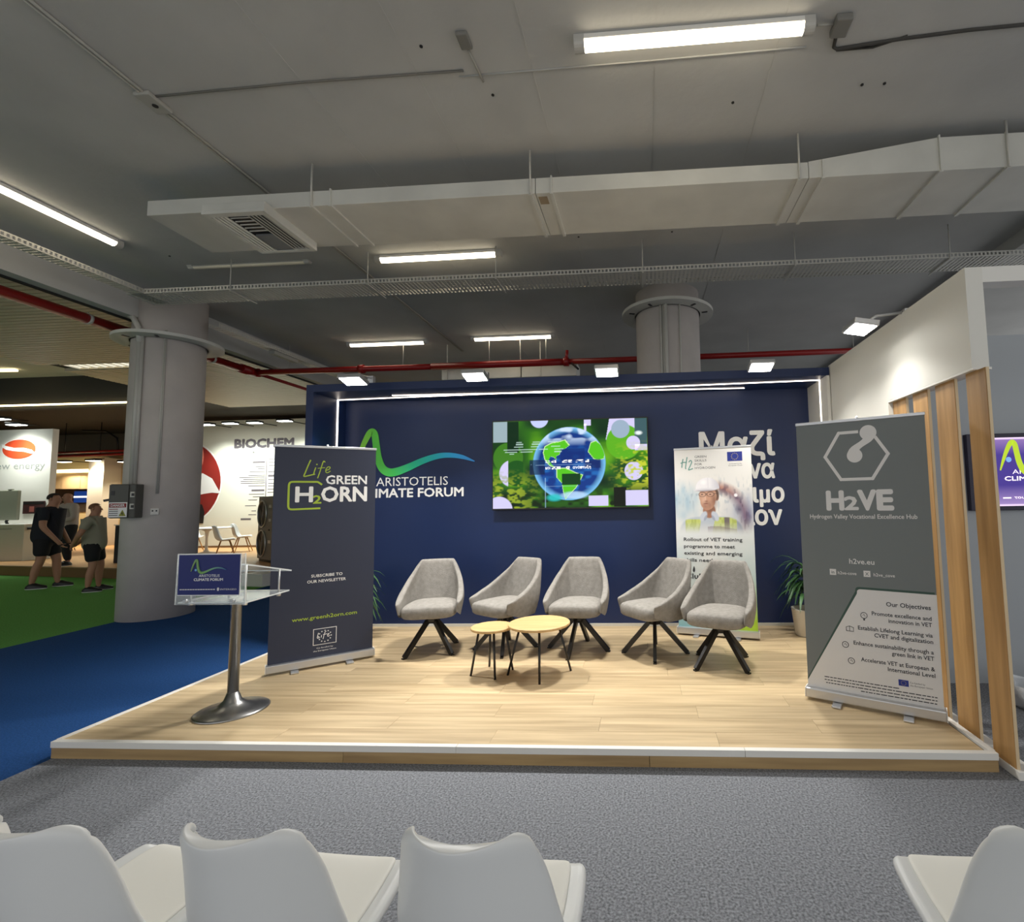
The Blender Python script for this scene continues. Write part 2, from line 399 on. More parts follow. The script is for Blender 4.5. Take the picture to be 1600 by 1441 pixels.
# conduits and boxes on the slab
M_CAB = mat('painted_conduit', rgb(170,168,160), .7)
t = thing('ceiling_conduit', 'long painted conduit pair crossing the ceiling from the top left corner', 'conduit', (-3.72, 2.3, H))
for dx in (-.018, .012): MB().tube([(dx, 0, -.012), (dx, 1.0, -.012), (dx+.006, 2.1, -.014), (dx, 7.5, -.012)], .011, 6).build('pipe', M_CAB, t)
MB().box(-.07, .06, .94, 1.14, -.035, 0).build('junction_box', M_CAB, t, .01); MB().lathe([(.02, -.04), (.02, -.03)], (0, 1.05, 0), 12).build('box_plug', M_BLACK, t)
t2 = thing('ceiling_conduit', 'thin dirty conduit running across the ceiling to the small box', 'conduit', (-3.7, 3.3, H))
MB().tube([(0, 0, -.006), (1.2, -.03, -.006), (2.45, -.03, -.008)], .008, 6).build('pipe', mat('dusty_conduit', rgb(120,117,110), .8), t2)
pj = at(735, 85, z=H)
t3 = thing('ceiling_box', 'small grey junction box on the bare ceiling left of the brightest tube', 'junction box', (pj.x, pj.y-.12, H))
MB().box(-.04, .04, -.06, .06, -.03, 0).build('body', mat('box_grey', rgb(126,124,118), .6), t3, .008)
MB().tube([(0, .06, -.01), (.02, .34, -.008)], .009, 6).build('cable_stub', M_CAB, t3)
pj = at(1313, 35, z=H)
t4 = thing('ceiling_box', 'junction box with bent dark cable at the right end of the brightest tube', 'junction box', (pj.x, pj.y, H))
MB().box(-.05, .06, -.07, .07, -.05, 0).build('body', mat('box_grey', (0,0,0)), t4, .01)
MB().tube([(0, .07, -.02), (.02, .17, -.012), (.05, .19, -.01), (.45, .15, -.006), (.9, .12, -.005), (1.6, .10, -.005)], .012, 6).build('cable', mat('dark_cable', rgb(70,68,64), .8), t4)
MB().tube([(.05, .2, -.008), (.3, .2, -.006), (.5, .13, -.006)], .008, 6).build('cable', MATS['dark_cable'], t4)
MB().tube([(-.05, -.01, -.02), (-.16, -.02, -.03)], .008, 6).build('cable_stub', M_CAB, t4)
# formwork joints of the slab: shallow ridges
ce = bpy.data.objects['ceiling']
for x in (-2.48, -1.6, -.75, .15, 1.0): MB().box(x-.004, x+.004, -2, 12, H-.004, H).build('formwork_joint', M_CEIL, ce)
MB().tube([(-1.3, 3.32, H-.004), (.2, 3.30, H-.004), (1.2, 3.28, H-.004)], .006, 6).build('formwork_ridge', M_CEIL, ce)
for px, py in ((1145,160), (1347,132), (1382,130), (904,370), (1050,362), (658,72), (770,148), (265,400)):
    p = at(px, py, z=H); MB().lathe([(.012, 0), (.012, .006)], (p.x, p.y, H-.006), 8).build('drill_hole', M_BLACK, ce)

# cable trays: flanges, perforated floor
def tray(name, label, p, q, w, z, pitch=.05):
    p, q = Vector(p), Vector(q); d = q-p; L = d.length
    t = thing(name, label, 'cable tray', (p.x, p.y, z), math.atan2(d.y, d.x))
    for y in (0, w):
        mb = MB().box(0, L, y-.003, y+.003, 0, .014).box(0, L, y-.003, y+.003, .046, .06)
        x = 0
        while x < L: mb.box(x, x+.02, y-.003, y+.003, .014, .046); x += .045
        mb.build('flange', M_GALV, t)
    mb = MB(); x = 0
    while x < L: mb.box(x, x+pitch*.55, 0, w, 0, .004); x += pitch
    for k in range(1, 6): mb.box(0, L, w*k/6-.006, w*k/6+.006, .0041, .007)
    stuff(mb.build('perforated_floor', M_GALV, t))
    return t, L
t, L = tray('cable_tray', 'long perforated white cable tray crossing the picture above the stage', (-6.6, 5.72, 0), (6.2, 5.78, 0), .36, 4.3)
for px in (362, 575, 775, 1005, 1245, 1490):
    x = at(px, 450, y=5.74).x+6.6
    h = MB().bar((x, -.01, -.012), (x, .42, -.012), .02, .012).build('bracket', M_GALV, t)
    MB().tube([(x, -.01, -.01), (x, -.01, .4)], .006, 6).build('rod', M_GALV, t)
t, L = tray('cable_tray', 'perforated cable tray running along the concrete beam at the left', (-6.42, -2, 0), (-6.36, 6.0, 0), .16, 4.3)
t, L = tray('cable_tray', 'far cable tray on the beam beyond the left column', (-6.42, 6.9, 0), (-6.45, 12, 0), .16, 4.28, .08)
pj = at(445, 553, x=-6.5)
MB().box(-.3, .3, -.05, .05, -.06, .04).build('tray_junction', M_CAB, t).location = (max(0.5, pj.y-6.9), .08, 0)

# air duct with vent, straps and rods
M_D = M_DUCT
d = thing('air_duct', 'long white painted air duct hanging below the ceiling', 'air duct', (-4.62, 4.14, 4.30))
def ductseg(x0, x1, zt0, zt1, name):
    yb0 = .70
    vs = [(x0, 0, 0), (x0, yb0, 0), (x0, yb0, zt0), (x0, 0, zt0), (x1, 0, 0), (x1, yb0, 0), (x1, yb0, zt1), (x1, 0, zt1)]
    return MB().add(vs, [(0,1,2,3), (4,7,6,5), (0,4,5,1), (3,2,6,7), (0,3,7,4), (1,5,6,2)]).build(name, M_D, d, .004)
for a, b, c, e in ((0, 3.70, .145, .145), (3.705, 6.10, .145, .145), (6.105, 7.2, .15, .30), (7.205, 9.4, .30, .30)): ductseg(a, b, c, e, 'duct_section')
for x in (1.62, 1.80, 3.66, 3.85, 6.02, 6.22, 7.2, 7.75):
    zt = .15 if x < 6.6 else .31
    s = MB().bar((x, -.012, -.008), (x, .71, -.008), .028, .016).bar((x, -.008, -.01), (x, -.008, zt), .022, .012).build('strap', M_D, d)
for x in (1.62, 3.66, 6.02, 7.75):
    MB().tube([(x, -.015, -.01), (x, -.015, H-4.30)], .009, 8).build('hanger_rod', M_GALV, d)
MB().box(3.72, 3.80, .05, .16, -.004, 0).build('brown_patch', mat('tape_brown', rgb(150,134,110), .7), d)
v = thing('air_vent', 'square white air outlet with dark louvres under the left end of the duct', 'air vent', (-3.68, 4.43, 4.215))
box('hood', M_D, -.30, .30, -.39, .33, .03, .10, v, .006)
for x0, x1, y0, y1 in ((-.30, .30, -.39, -.33), (-.30, .30, .29, .33), (-.30, -.26, -.33, .29), (.25, .30, -.33, .29)): box('frame', M_D, x0, x1, y0, y1, 0, .03, v)
box('throat', M_BLACK, -.26, .25, -.33, .29, .024, .03, v)
for i in range(4): MB().box(-.255+i*.038, -.232+i*.038, -.33, .29, .004, .012).build('louvre', M_WHITE, v)
for i in range(5): MB().box(.085+i*.036, .093+i*.036, -.33, .29, .004, .012).build('louvre', M_D, v)
for i in range(5): MB().box(-.10, .085, -.30+i*.055, -.290+i*.055, .004, .012).build('louvre', M_D, v)
box('damper_plate', M_GREY, -.10, .085, .0, .29, .004, .02, v)

# red sprinkler pipes
rp = thing('sprinkler_pipe', 'dark red sprinkler main running along the left beam past the column', 'pipe', (-7.62, 0, 4.17))
MB().tube([(0, -3, 0), (0, 8.96, 0)], .069, 14).build('pipe', M_RED, rp)
MB().tube([(0, 8.96, 0), (0, 13.6, 0)], .033, 12).build('thin_pipe', M_RED, rp)
MB().tube([(0, 8.7, 0), (0, 9.06, 0)], .087, 14).build('coupling', M_RED, rp)
for y in (6.13, 8.08): MB().tube([(0, y, .05), (0, y, .1)], .006, 6).build('rod', M_GALV, rp); 
for y in (6.13, 8.08): MB().tube([(0, y-.02, 0), (0, y+.02, 0)], .077, 14).build('clamp', M_GALV, rp)
rq = thing('sprinkler_pipe', 'bright red sprinkler pipe running level above the navy stage wall', 'pipe', (-7.62, 9.03, 4.17))
MB().tube([(.06, 0, 0), (3.57, .03, 0)], .056, 14).build('pipe', M_RED, rq)
MB().tube([(3.57, .03, 0), (6.19, .02, 0)], .066, 14).build('pipe', M_RED, rq)
MB().tube([(6.19, .02, 0), (13.6, -.05, 0)], .053, 14).build('pipe', M_RED, rq)
for x in (.03, 2.17, 6.19): MB().tube([(x-.05, .02, 0), (x+.05, .02, 0)], .084, 14).build('coupling', M_RED, rq)
for x in (.69, 3.0, 4.7, 5.3, 5.8, 9.6, 11.5): MB().tube([(x, .02, .04), (x, .02, .53)], .006, 6).build('rod', M_GALV, rq)
MB().tube([(6.19, .02, .05), (6.21, .02, .22)], .03, 10).build('riser_stub', M_RED, rq)
MB().tube([(6.3, -.04, -.05), (6.45, -.25, -.22)], .02, 8).build('branch', M_BLACK, rq)
sd = thing('air_duct', 'small white duct seen between the red pipe and the navy wall', 'air duct', (at(690, 588, y=9.4).x, 9.4, at(690, 594, y=9.4).z))
for x in (0, 1.62): MB().box(x, x+1.6 if x == 0 else x+1.1, 0, .5, 0, .28).build('duct_section', M_D, sd, .01)
for x in (.12, 1.6, 2.0): MB().bar((x, -.01, 0), (x, -.01, 1.2), .03, .012).build('strap', M_GALV, sd)

# ================================================================ stage
PX0, PX1, PY0, PY1, PZ = -3.76, 1.935, 2.98, 5.755, .10
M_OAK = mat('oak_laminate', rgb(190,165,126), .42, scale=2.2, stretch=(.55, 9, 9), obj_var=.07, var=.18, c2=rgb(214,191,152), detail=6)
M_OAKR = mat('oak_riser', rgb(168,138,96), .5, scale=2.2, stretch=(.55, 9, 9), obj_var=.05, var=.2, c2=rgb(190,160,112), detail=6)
st = thing('stage_platform', 'low wooden stage platform with white edge trim', 'stage', (PX0, PY0, 0))
box('core', M_DARK, .03, PX1-PX0-.03, .03, PY1-PY0, .0, PZ-.014, st)
unit = MB().box(0, 1, 0, 1, 0, 1).build('plank', M_OAK, st); first = True
WR, PW, PL = PX1-PX0-.05, .193, 1.38
y = .025; row = 0
while y < PY1-PY0-.03:
    x = .025; off = (row*.53 % 1)*PL
    while x < WR:
        x1 = min(x+(PL if x > .03 else max(.25, PL-off)), WR+.0)
        if WR-x1 < .12: x1 = WR
        o = unit if first else unit.copy()
        if not first: COL.objects.link(o); o.parent = st
        first = False
        o.location = (x+.0008, y+.0008, PZ-.014); o.scale = (x1-x-.0016, min(PW, PY1-PY0-y)-.0016, .0135+random.uniform(0, .0004))
        x = x1
    y += PW; row += 1
Wd = PX1-PX0
for a, b in ((0, 2.60), (2.602, 4.30), (4.302, Wd)): box('edge_trim', M_WHITE, a, b, -.008, .03, PZ-.034, PZ+.004, st, .002)
box('edge_trim', M_WHITE, -.008, .03, .03, PY1-PY0-.6, PZ-.034, PZ+.004, st, .002)
box('edge_trim', M_WHITE, Wd-.03, Wd+.008, .03, PY1-PY0-.6, PZ-.034, PZ+.004, st, .002)
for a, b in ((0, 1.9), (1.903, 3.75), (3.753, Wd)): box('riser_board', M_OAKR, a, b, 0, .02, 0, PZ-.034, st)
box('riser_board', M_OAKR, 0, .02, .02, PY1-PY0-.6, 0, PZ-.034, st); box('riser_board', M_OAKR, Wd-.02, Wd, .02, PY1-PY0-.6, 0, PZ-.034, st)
cb = MB().tube(spline([(-3.78, 3.12, .012), (-3.83, 3.2, .02), (-3.82, 3.3, .03), (-3.785, 3.36, .03)]), .008, 6).build('white_cable', M_WHITE)
tag(cb, 'short loop of white cable on the blue carpet at the stage corner', 'cable')

# navy back wall with its frame
bw = thing('stage_wall', 'navy blue stage back wall with a deep frame and light strips', 'stage wall', (0, 5.16, 0))
FX0, FX1, FZ = -3.74, 1.94, 2.89
box('back_panel', M_NAVY, FX0+.02, FX1-.01, .60, .68, 0, FZ-.02, bw)
box('left_post', M_NAVY, FX0, FX0+.085, 0, .62, PZ+.005, FZ-.085, bw, .002)
box('top_beam', M_NAVY, FX0, FX1+.01, 0, .66, FZ-.085, FZ, bw, .002)
box('right_reveal', M_WALLW, FX1-.02, FX1+.012, .0, .62, PZ, FZ-.0855, bw)
box('baseboard', mat('skirting_alu', rgb(200,198,190), .5), FX0+.09, FX1-.02, .585, .6, PZ, PZ+.03, bw)
M_STRIP = mat('led_strip', rgb(255,250,240), .4, emit=(1, .88, .76), es=STRIP_E)
zc = FZ-.087
MB().bar((FX0+.088, .43, zc), (FX1-.022, .20, zc), .018, .008).build('light_strip', M_STRIP, bw)
MB().bar((-2.9, .28, zc), (1.17, .48, zc), .018, .008).build('light_strip', M_STRIP, bw)
MB().bar((FX0+.088, .43, PZ+.05), (FX0+.088, .43, zc), .008, .018, up=(0,1,0)).build('light_strip', M_STRIP, bw)
MB().bar((FX1-.022, .20, PZ+.05), (FX1-.022, .20, zc), .008, .018, up=(0,1,0)).build('light_strip', M_STRIP, bw)
WY = .60
def wp(px, py): p = at(px, py, y=5.76); return p.x, p.z
# forum emblem: ribbon in green to blue, wordmark
def wave(parent, y, x0, z0, s, name='emblem_ribbon', m=None, cols=None, k=1.):
    """ribbon emblem: peak then long wave, s = overall width"""
    P = [(0, -.30), (.035, -.20), (.075, -.10), (.115, -.022), (.145, 0), (.168, -.03), (.182, -.12), (.20, -.22), (.235, -.30), (.29, -.335), (.36, -.33), (.46, -.295), (.58, -.245), (.70, -.212), (.80, -.208), (.90, -.225), (1.0, -.262)]
    Wt = [.012, .03, .042, .05, .055, .056, .058, .06, .064, .066, .064, .058, .05, .044, .04, .032, .006]
    S = spline(P, 6); n = len(S); ws = [np.interp(i/(n-1), np.linspace(0, 1, len(Wt)), Wt)*s*k for i in range(n)]
    pts = [(x0+p.x*s, z0+p.y*s) for p in S]
    if cols:
        cc = []
        for p in S:
            t = max(0, min(1, p.x)); j = min(len(cols)-2, int(t*(len(cols)-1))); f = t*(len(cols)-1)-j
            cc.append(tuple(cols[j][i]*(1-f)+cols[j+1][i]*f for i in range(3)))
        return ribbon(name, pts, ws, attr_mat('print_sheet'), parent, y, .006, cc)
    return ribbon(name, pts, ws, m, parent, y, .001)
GRAD = [rgb(150,205,60), rgb(96,210,70), rgb(70,208,96), rgb(30,200,150), rgb(20,180,190), rgb(40,170,235), rgb(60,150,235)]
xa, za = wp(570, 674); xb, _ = wp(742, 718)
wave(bw, WY-.001, xa-.12, za-.01, (xb-xa)+.12, cols=GRAD)
x, z = wp(588, 760); x2, _ = wp(700, 757); letters('lettering', 'ARISTOTELIS', M_INKW, bw, x, z, WY-.003, w=x2-x, h=.108)
x, z = wp(724, 775); x0_, _ = wp(561, 777); letters('lettering', 'CLIMATE FORUM', M_INKW, bw, x, z, WY-.003, w=x-x0_, h=.108, align='r', bold=.028)
x, z = wp(577, 733); shape('emblem_dot', ell(x-.04, z, .045), mat('pale_blue_ink', rgb(120,180,230), .5), bw, WY-.001, .003)
for i, (s_, pl, pr, pb, ch) in enumerate((('Μαζί', 1094, 1210, 713, .272), ('για ένα', 1096, 1210, 748.5, .215), ('βιώσιμο', 1096, 1225, 786, .215), ('μέλλον', 1096, 1222, 821, .215))):
    x, z = wp(pl, pb); x2, _ = wp(pr, pb); letters('lettering', s_, M_INKW, bw, x, z, WY-.004, w=x2-x, h=ch, bold=.03)

# floodlights on arms
M_FLOOD = mat('flood_lens', rgb(255,255,250), .3, emit=(1, .98, .92), es=26)
def flood(label, loc, rotz, arm, watts=FLOOD_W, tilt=-15):
    t = thing('floodlight', label, 'floodlight', loc, rotz, 'floodlights on arms')
    T = Matrix.Rotation(R(tilt), 4, 'X')
    hd = MB().box(-.12, .12, -.09, .09, 0, .045, T).build('head', M_ALU, t, .006)
    MB().box(-.105, .105, -.075, .075, -.004, .0, T).build('lens', M_FLOOD, t)
    MB().tube([(0, .05, .05), (0, .12, .10), (0, arm, .12)], .011, 8).build('arm', M_ALU, t)
    MB().box(-.03, .03, arm-.02, arm+.03, .02, .14).build('clamp', M_ALU, t)
    ld = bpy.data.lights.new('flood_beam', 'AREA'); ld.shape = 'RECTANGLE'; ld.size = .2; ld.size_y = .14; ld.energy = watts; ld.color = (1, .975, .93); ld.spread = R(128)
    lo = bpy.data.objects.new('flood_beam', ld); COL.objects.link(lo); lo.parent = t; lo.location = (0, 0, -.012); lo.rotation_euler = (R(tilt), 0, 0)
    return t
for n, (x, lb) in enumerate(((-3.01, 'leftmost floodlight on the top edge of the navy stage wall'), (-1.714, 'floodlight on the navy stage wall above the left edge of the screen'), (-.355, 'floodlight on the navy stage wall above the right part of the screen'), (1.179, 'rightmost floodlight on the top edge of the navy stage wall'))):
    flood(lb, (x, 4.85, 2.83), 0, .34, FLOOD_W if n < 3 else FLOOD_W*.5)
flood('floodlight on the arm of the white side wall at the right', (1.65, 3.72, 2.80), R(-90), .34, 7, -10)

# television on the stage wall with its picture
tv = thing('television', 'large flat television on the navy wall showing a globe among plants', 'television', (-.87, 5.70, 1.98))
box('casing', M_BLACK, -.925, .925, -.03, .05, -.53, .53, tv, .006)
box('wall_bracket', M_BLACK, -.3, .3, .05, .059, -.25, .25, tv)
def globe_picture(Hh=190, Ww=336):
    v, u = np.meshgrid(np.linspace(0, 1, Hh), np.linspace(0, 1, Ww), indexing='ij')
    n1 = npnoise(Hh, Ww, 7, 1); n2 = npnoise(Hh, Ww, 26, 2); n3 = npnoise(Hh, Ww, 60, 3)
    img = np.zeros((Hh, Ww, 3)); img[:] = rgb(26,70,24)
    blend(img, np.clip((n1-.35)*2.2, 0, 1), rgb(54,122,18)); blend(img, np.clip((n1-.62)*3, 0, 1), rgb(104,168,26)); blend(img, np.clip((.35-n1)*3, 0, 1), rgb(6,40,20))
    def disc(cx, cy, rx, ry=None, soft=.04): ry = ry or rx*1.77; return np.clip((1-np.sqrt(((u-cx)/rx)**2+((v-cy)/ry)**2))/soft, 0, 1)
    def rect(a, b, c, d): return ((u > a) & (u < b) & (v > c) & (v < d)).astype(float)
    LAV = rgb(206,200,236)
    blend(img, rect(0, .095, 0, .24), rgb(150,170,178)); blend(img, disc(.10, .42, .10), rgb(60,120,30)); blend(img, rect(.095, .17, 0, .36), rgb(4,40,18))
    blend(img, disc(.305, -.02, .06), rgb(190,200,240)); blend(img, disc(.13, .60, .09)*(u < .10), LAV); blend(img, disc(.155, .60, .085)*(u < .2)*(u > .1), rgb(20,80,20))
    blend(img, ((u-.735-.1*(.24-v)) > 0)*(v < .24)*(u < .92)*1., LAV); blend(img, rect(.595, .64, 0, .07)+rect(.595, .61, .05, .13), LAV)
    blend(img, disc(.85, .27, .115), rgb(90,170,30)); blend(img, disc(.83, .12, .06), rgb(150,170,190)); blend(img, rect(.92, 1, 0, .32), rgb(60,90,96)); blend(img, disc(.945, .17, .03, .03, .6), rgb(230,240,240))
    blend(img, disc(.91, .28, .045)*(v > .2)+rect(.92, 1, .3, .37), LAV); blend(img, disc(.91, .60, .06)*(v > .5)*(u > .84), LAV)
    fern = np.clip((n3*.6+n2*.6-.52)*5, 0, 1)
    blend(img, fern*np.clip((u-.74)*6, 0, 1)*np.clip((v-.25)*4, 0, 1)*np.clip((.85-v)*6, 0, 1), rgb(190,200,50)); blend(img, fern*np.clip((.33-u)*6, 0, 1)*np.clip((v-.55)*5, 0, 1), rgb(140,160,40))
    blend(img, np.clip((.55-n2)*3, 0, 1)*np.clip((v-.72)*6, 0, 1), rgb(14,34,10)); blend(img, rect(.78, .86, .78, 1), rgb(12,20,12))
    g = disc(.497, .50, .236, .42, .02); q = np.sqrt(((u-.497)/.236)**2+((v-.50)/.42)**2)
    blend(img, g, rgb(10,52,128)); blend(img, g*np.clip((n2-.5)*3, 0, 1)*np.clip(v-.15, 0, 1), rgb(40,130,210)); blend(img, g*np.clip((q-.82)*6, 0, 1), rgb(120,190,235))
    blend(img, g*np.clip((.30-v)*8, 0, 1)*np.clip((n2+.2-.45)*3, 0, 1), rgb(200,220,245)); blend(img, g*np.clip(((u-.30)*.5+.36-v)*0, 0, 1), (1,1,1))
    def poly(P):
        P = [((a-70)/1430, (b-105)/810) for a, b in P]; ins = np.zeros_like(u, bool)
        for i in range(len(P)):
            (xa, ya), (xb, yb) = P[i], P[i-1]
            if ya == yb: continue
            ins ^= ((ya > v) != (yb > v)) & (u < (xb-xa)*(v-ya)/(yb-ya)+xa)
        return ins.astype(float)
    G = rgb(84,190,30); K = rgb(200,235,160)
    NA = [(545,405),(560,350),(620,320),(690,310),(740,295),(780,345),(740,375),(700,395),(690,425),(660,440),(665,470),(640,450),(610,440),(590,475),(625,520),(655,545),(600,520),(560,470)]
    SA = [(670,560),(740,555),(790,575),(840,600),(900,620),(870,680),(840,730),(790,780),(745,830),(725,760),(715,690),(670,640)]
    AF = [(985,325),(1030,310),(1080,350),(1110,400),(1100,470),(1050,480),(1010,470),(960,405)]
    for Q in (NA, SA, AF):
        c = np.mean(Q, 0); blend(img, poly([(c[0]+(a-c[0])*1.07, c[1]+(b-c[1])*1.07) for a, b in Q])*g, K); blend(img, poly(Q)*g, G)
    blend(img, rect(.45, .57, .615, .745), rgb(8,60,22)); blend(img, rect(.44, .60, .33, .47)*g*.75, rgb(10,40,110)); blend(img, rect(.24, .34, .45, .62)*.8, rgb(8,30,70)); blend(img, rect(.60, .70, .46, .56)*.75, rgb(8,30,90))
    blend(img, disc(.40, .885, .06, .05, .5)*.9, rgb(40,190,190)); blend(img, np.clip((v-.93)*9, 0, 1)*(u > .3)*(u < .62), rgb(10,26,20)); blend(img, disc(.53, .86, .1, .05, .4)*.7, rgb(190,220,250))
    for a, b, c, e in ((.62, .745, .87, .985), (.855, 1, .82, .985)): blend(img, rect(a, b, c, e), LAV)
    blend(img, disc(.04, 1.02, .09), LAV)
    for i, (a, b, c) in enumerate(((.155,.19,.245),(.15,.2,.27),(.14,.2,.3),(.07,.29,.33),(.08,.16,.358),(.18,.26,.358),(.11,.14,.38),(.26,.31,.245),(.255,.31,.27),(.25,.3,.3),(.30,.36,.33),(.36,.42,.245),(.38,.44,.3),(.40,.46,.33),(.40,.45,.36))): blend(img, rect(a, b, c-.006, c+.006)*.6, rgb(200,230,220))
    r = np.random.RandomState(5)
    for yv, segs in ((.475, ((.345,.372),(.38,.395),(.402,.412),(.452,.485),(.49,.515),(.54,.59),(.60,.626))), (.55, ((.385,.44),(.475,.50)))):
        for a, b in segs: blend(img, rect(a, b, yv-.016, yv+.016)*np.clip((npnoise(Hh, Ww, 90, 9)-.35)*5, 0, 1), (1,1,1))
    for a, c, e in ((.342,.66,1),(.25,.5,.51),):
        blend(img, rect(a-.002, a+.002, c, e)*.4, rgb(180,220,255))
    blend(img, rect(.28, .64, .51, .516)*.4, rgb(180,220,255)); blend(img, rect(.34, .56, .752, .757)*.3, rgb(180,220,255))
    return img
picture('screen_picture', globe_picture(), -.912, .912, -.512, .516, -.0312, attr_mat('screen_light', 1.15), tv)

M_SCRW = mat('screen_text', rgb(255,255,255), .5, emit=(1,1,1), es=1.0)
letters('lettering', 'και', M_SCRW, tv, -.285, -.06, -.0318, w=.058, h=.034)
letters('lettering', 'ανάπτυξη', M_SCRW, tv, .038, -.06, -.0318, w=.21, h=.034)
# white side wall, header and oak posts at the right
sw = struct(box('wall_right', M_WALLW, 1.96, 2.06, 4.0, 5.2, 0, 2.915), 'white side wall right of the stage')
struct(box('wall_right', M_WALLW, 1.96, 2.06, 2.99, 4.0, 2.30, 2.915), 'white header above the oak posts')
struct(box('trim_4', M_WHITE, 1.96, 2.07, 2.985, 4.0, 2.285, 2.299), 'white edge strip under the header')
struct(box('trim_5', M_WHITE, 2.06, 6.2, 2.99, 3.09, 2.82, 2.915), 'white top rail of the neighbouring stand')
struct(box('wall_right_room', mat('side_room_grey', rgb(176,182,188), .6), 2.06, 8.5, 4.31, 4.4, 0, 2.9), 'pale grey back wall of the neighbouring stand')
M_POST = mat('oak_post', rgb(170,128,76), .5, scale=2.4, stretch=(8, 8, .7), var=.2, c2=rgb(188,146,92), obj_var=.05, detail=6)
for i, (y0, y1, lb) in enumerate(((2.925, 3.10, 'oak post nearest the camera at the stage corner'), (3.215, 3.42, 'second oak post from the camera in the row under the header'), (3.515, 3.70, 'third oak post from the camera, half hidden by the grey banner'), (3.80, 3.99, 'oak post farthest from the camera, against the white wall'))):
    p = thing('oak_post', lb, 'post', (2.015, (y0+y1)/2, 0), 0, 'oak posts under the header')
    box('shaft', M_POST, -.025, -.003, -(y1-y0)/2, (y1-y0)/2, .045, 2.285, p, .002)
    box('edge_band', mat('pale_edge_band', rgb(222,198,160), .5), -.022, -.005, -(y1-y0)/2-.003, -(y1-y0)/2, .045, 2.285, p)
    box('foot_plate', M_WHITE, -.03, .075, -(y1-y0)/2-.03, (y1-y0)/2+.01, 0, .045, p, .003)
# lightbox screen in the neighbouring stand
ls = thing('wall_screen', 'purple screen with the forum emblem on the grey wall behind the oak posts', 'screen', (3.25, 4.295, 1.725))
box('casing', mat('screen_bezel', rgb(26,20,52), .4), -.545, .6, -.035, .013, -.32, .32, ls, .004)
SH = 60; SWd = 100; vv, uu = np.meshgrid(np.linspace(0, 1, SH), np.linspace(0, 1, SWd), indexing='ij')
im = np.zeros((SH, SWd, 3)); im[:] = rgb(72,58,140)
blend(im, np.clip(1-vv*4, 0, 1), rgb(150,120,180)); blend(im, np.clip((vv-.7)*3.2, 0, 1), rgb(165,140,195)); blend(im, ((vv < .018) | (vv > .975))*1., rgb(240,215,250))
picture('screen_picture', im, -.50, .57, -.285, .285, -.0362, attr_mat('screen_light', 1.15), ls)
M_GLOWW = mat('screen_white', rgb(250,235,250), .5, emit=(1,.9,1), es=.9)
o = wave(ls, -.0366, -.295, .245, .78, name='emblem_ribbon', m=mat('screen_lime', rgb(170,200,40), .5, emit=rgb(185,210,40), es=.8))
shape('emblem_dot', ell(-.222, .10, .022), mat('screen_blue', rgb(120,170,230), .5, emit=rgb(120,170,230), es=.8), ls, -.0366)
letters('lettering', 'ARISTOTELIS', M_GLOWW, ls, -.20, -.02, -.0368, w=.44, h=.038)
letters('lettering', 'CLIMATE FORUM', M_GLOWW, ls, -.265, -.075, -.0368, w=.60, h=.036, bold=.03)
letters('lettering', 'του ACF', M_GLOWW, ls, -.20, -.225, -.0368, w=.20, h=.02, bold=.02)
for a, b in ((-.29, -.225), (.025, .12), (.14, .25)): shape('small_print', [(a, -.224), (b, -.224), (b, -.212), (a, -.212)], M_GLOWW, ls, -.0366)
# ================================================================ roll-up banners (local x 0..w along the foot, z up, facing -y)
def banner_frame(name, label, p0, p1, w=.82, h=2.0):
    p0, p1 = Vector((*p0, PZ)), Vector((*p1, PZ)); d = p1-p0
    t = thing(name, label, 'banner', p0, math.atan2(d.y, d.x), 'roll-up banners on the stage')
    box('cassette', M_ALU, -.012, w+.012, -.045, .045, .018, .085, t, .008)
    for s in (-1, 1): box('end_cap', M_WHITE, *( (-.016, -.011) if s < 0 else (w+.011, w+.016)), -.043, .043, .02, .083, t)
    for x in (w*.24, w*.76): box('foot', M_ALU, x-.03, x+.03, -.115, .12, 0, .016, t, .006)
    box('top_rail', M_ALU, -.004, w+.004, -.008, .010, h-.022, h, t, .003)
    MB().tube([(w*.5, .03, .08), (w*.5, .035, h-.01), (w*.5, .02, h+.014)], .007, 8).build('pole', M_ALU, t)
    return t
def sheet(t, m, w, h): return box('sheet', m, 0, w, -.0035, 0, .08, h-.015, t)
BW, BH = .82, 2.0
def uv(u, v): return u*BW, BH-.015-v*(BH-.10)
def eu_flag(parent, x0, z0, w, h, y, outline=False):
    if outline:
        f = shape('flag_outline', [(x0, z0), (x0+w, z0), (x0+w, z0+h), (x0, z0+h)], M_INKW, parent, y)
        shape('flag_field', [(x0+.005, z0+.005), (x0+w-.005, z0+.005), (x0+w-.005, z0+h-.005), (x0+.005, z0+h-.005)], MATS['navy_sheet'], f, y-.0009)
        y2 = y-.0018; ms = M_INKW
    else:
        f = shape('flag_field', [(x0, z0), (x0+w, z0), (x0+w, z0+h), (x0, z0+h)], mat('flag_blue', rgb(36,52,140), .6), parent, y); y2 = y-.0009; ms = mat('star_yellow', rgb(228,206,70), .6)
    mb = MB()
    for i in range(12):
        a = R(30*i); cx, cz = x0+w/2+h*.34*math.cos(a), z0+h/2+h*.34*math.sin(a)
        P = [(cx+h*(.055 if k % 2 == 0 else .023)*math.sin(R(36*k)), cz+h*(.055 if k % 2 == 0 else .023)*math.cos(R(36*k))) for k in range(10)]
        mb.prism(P, y2, y2-.0006, 'xz')
    mb.build('star_ring', ms, f)
    return f
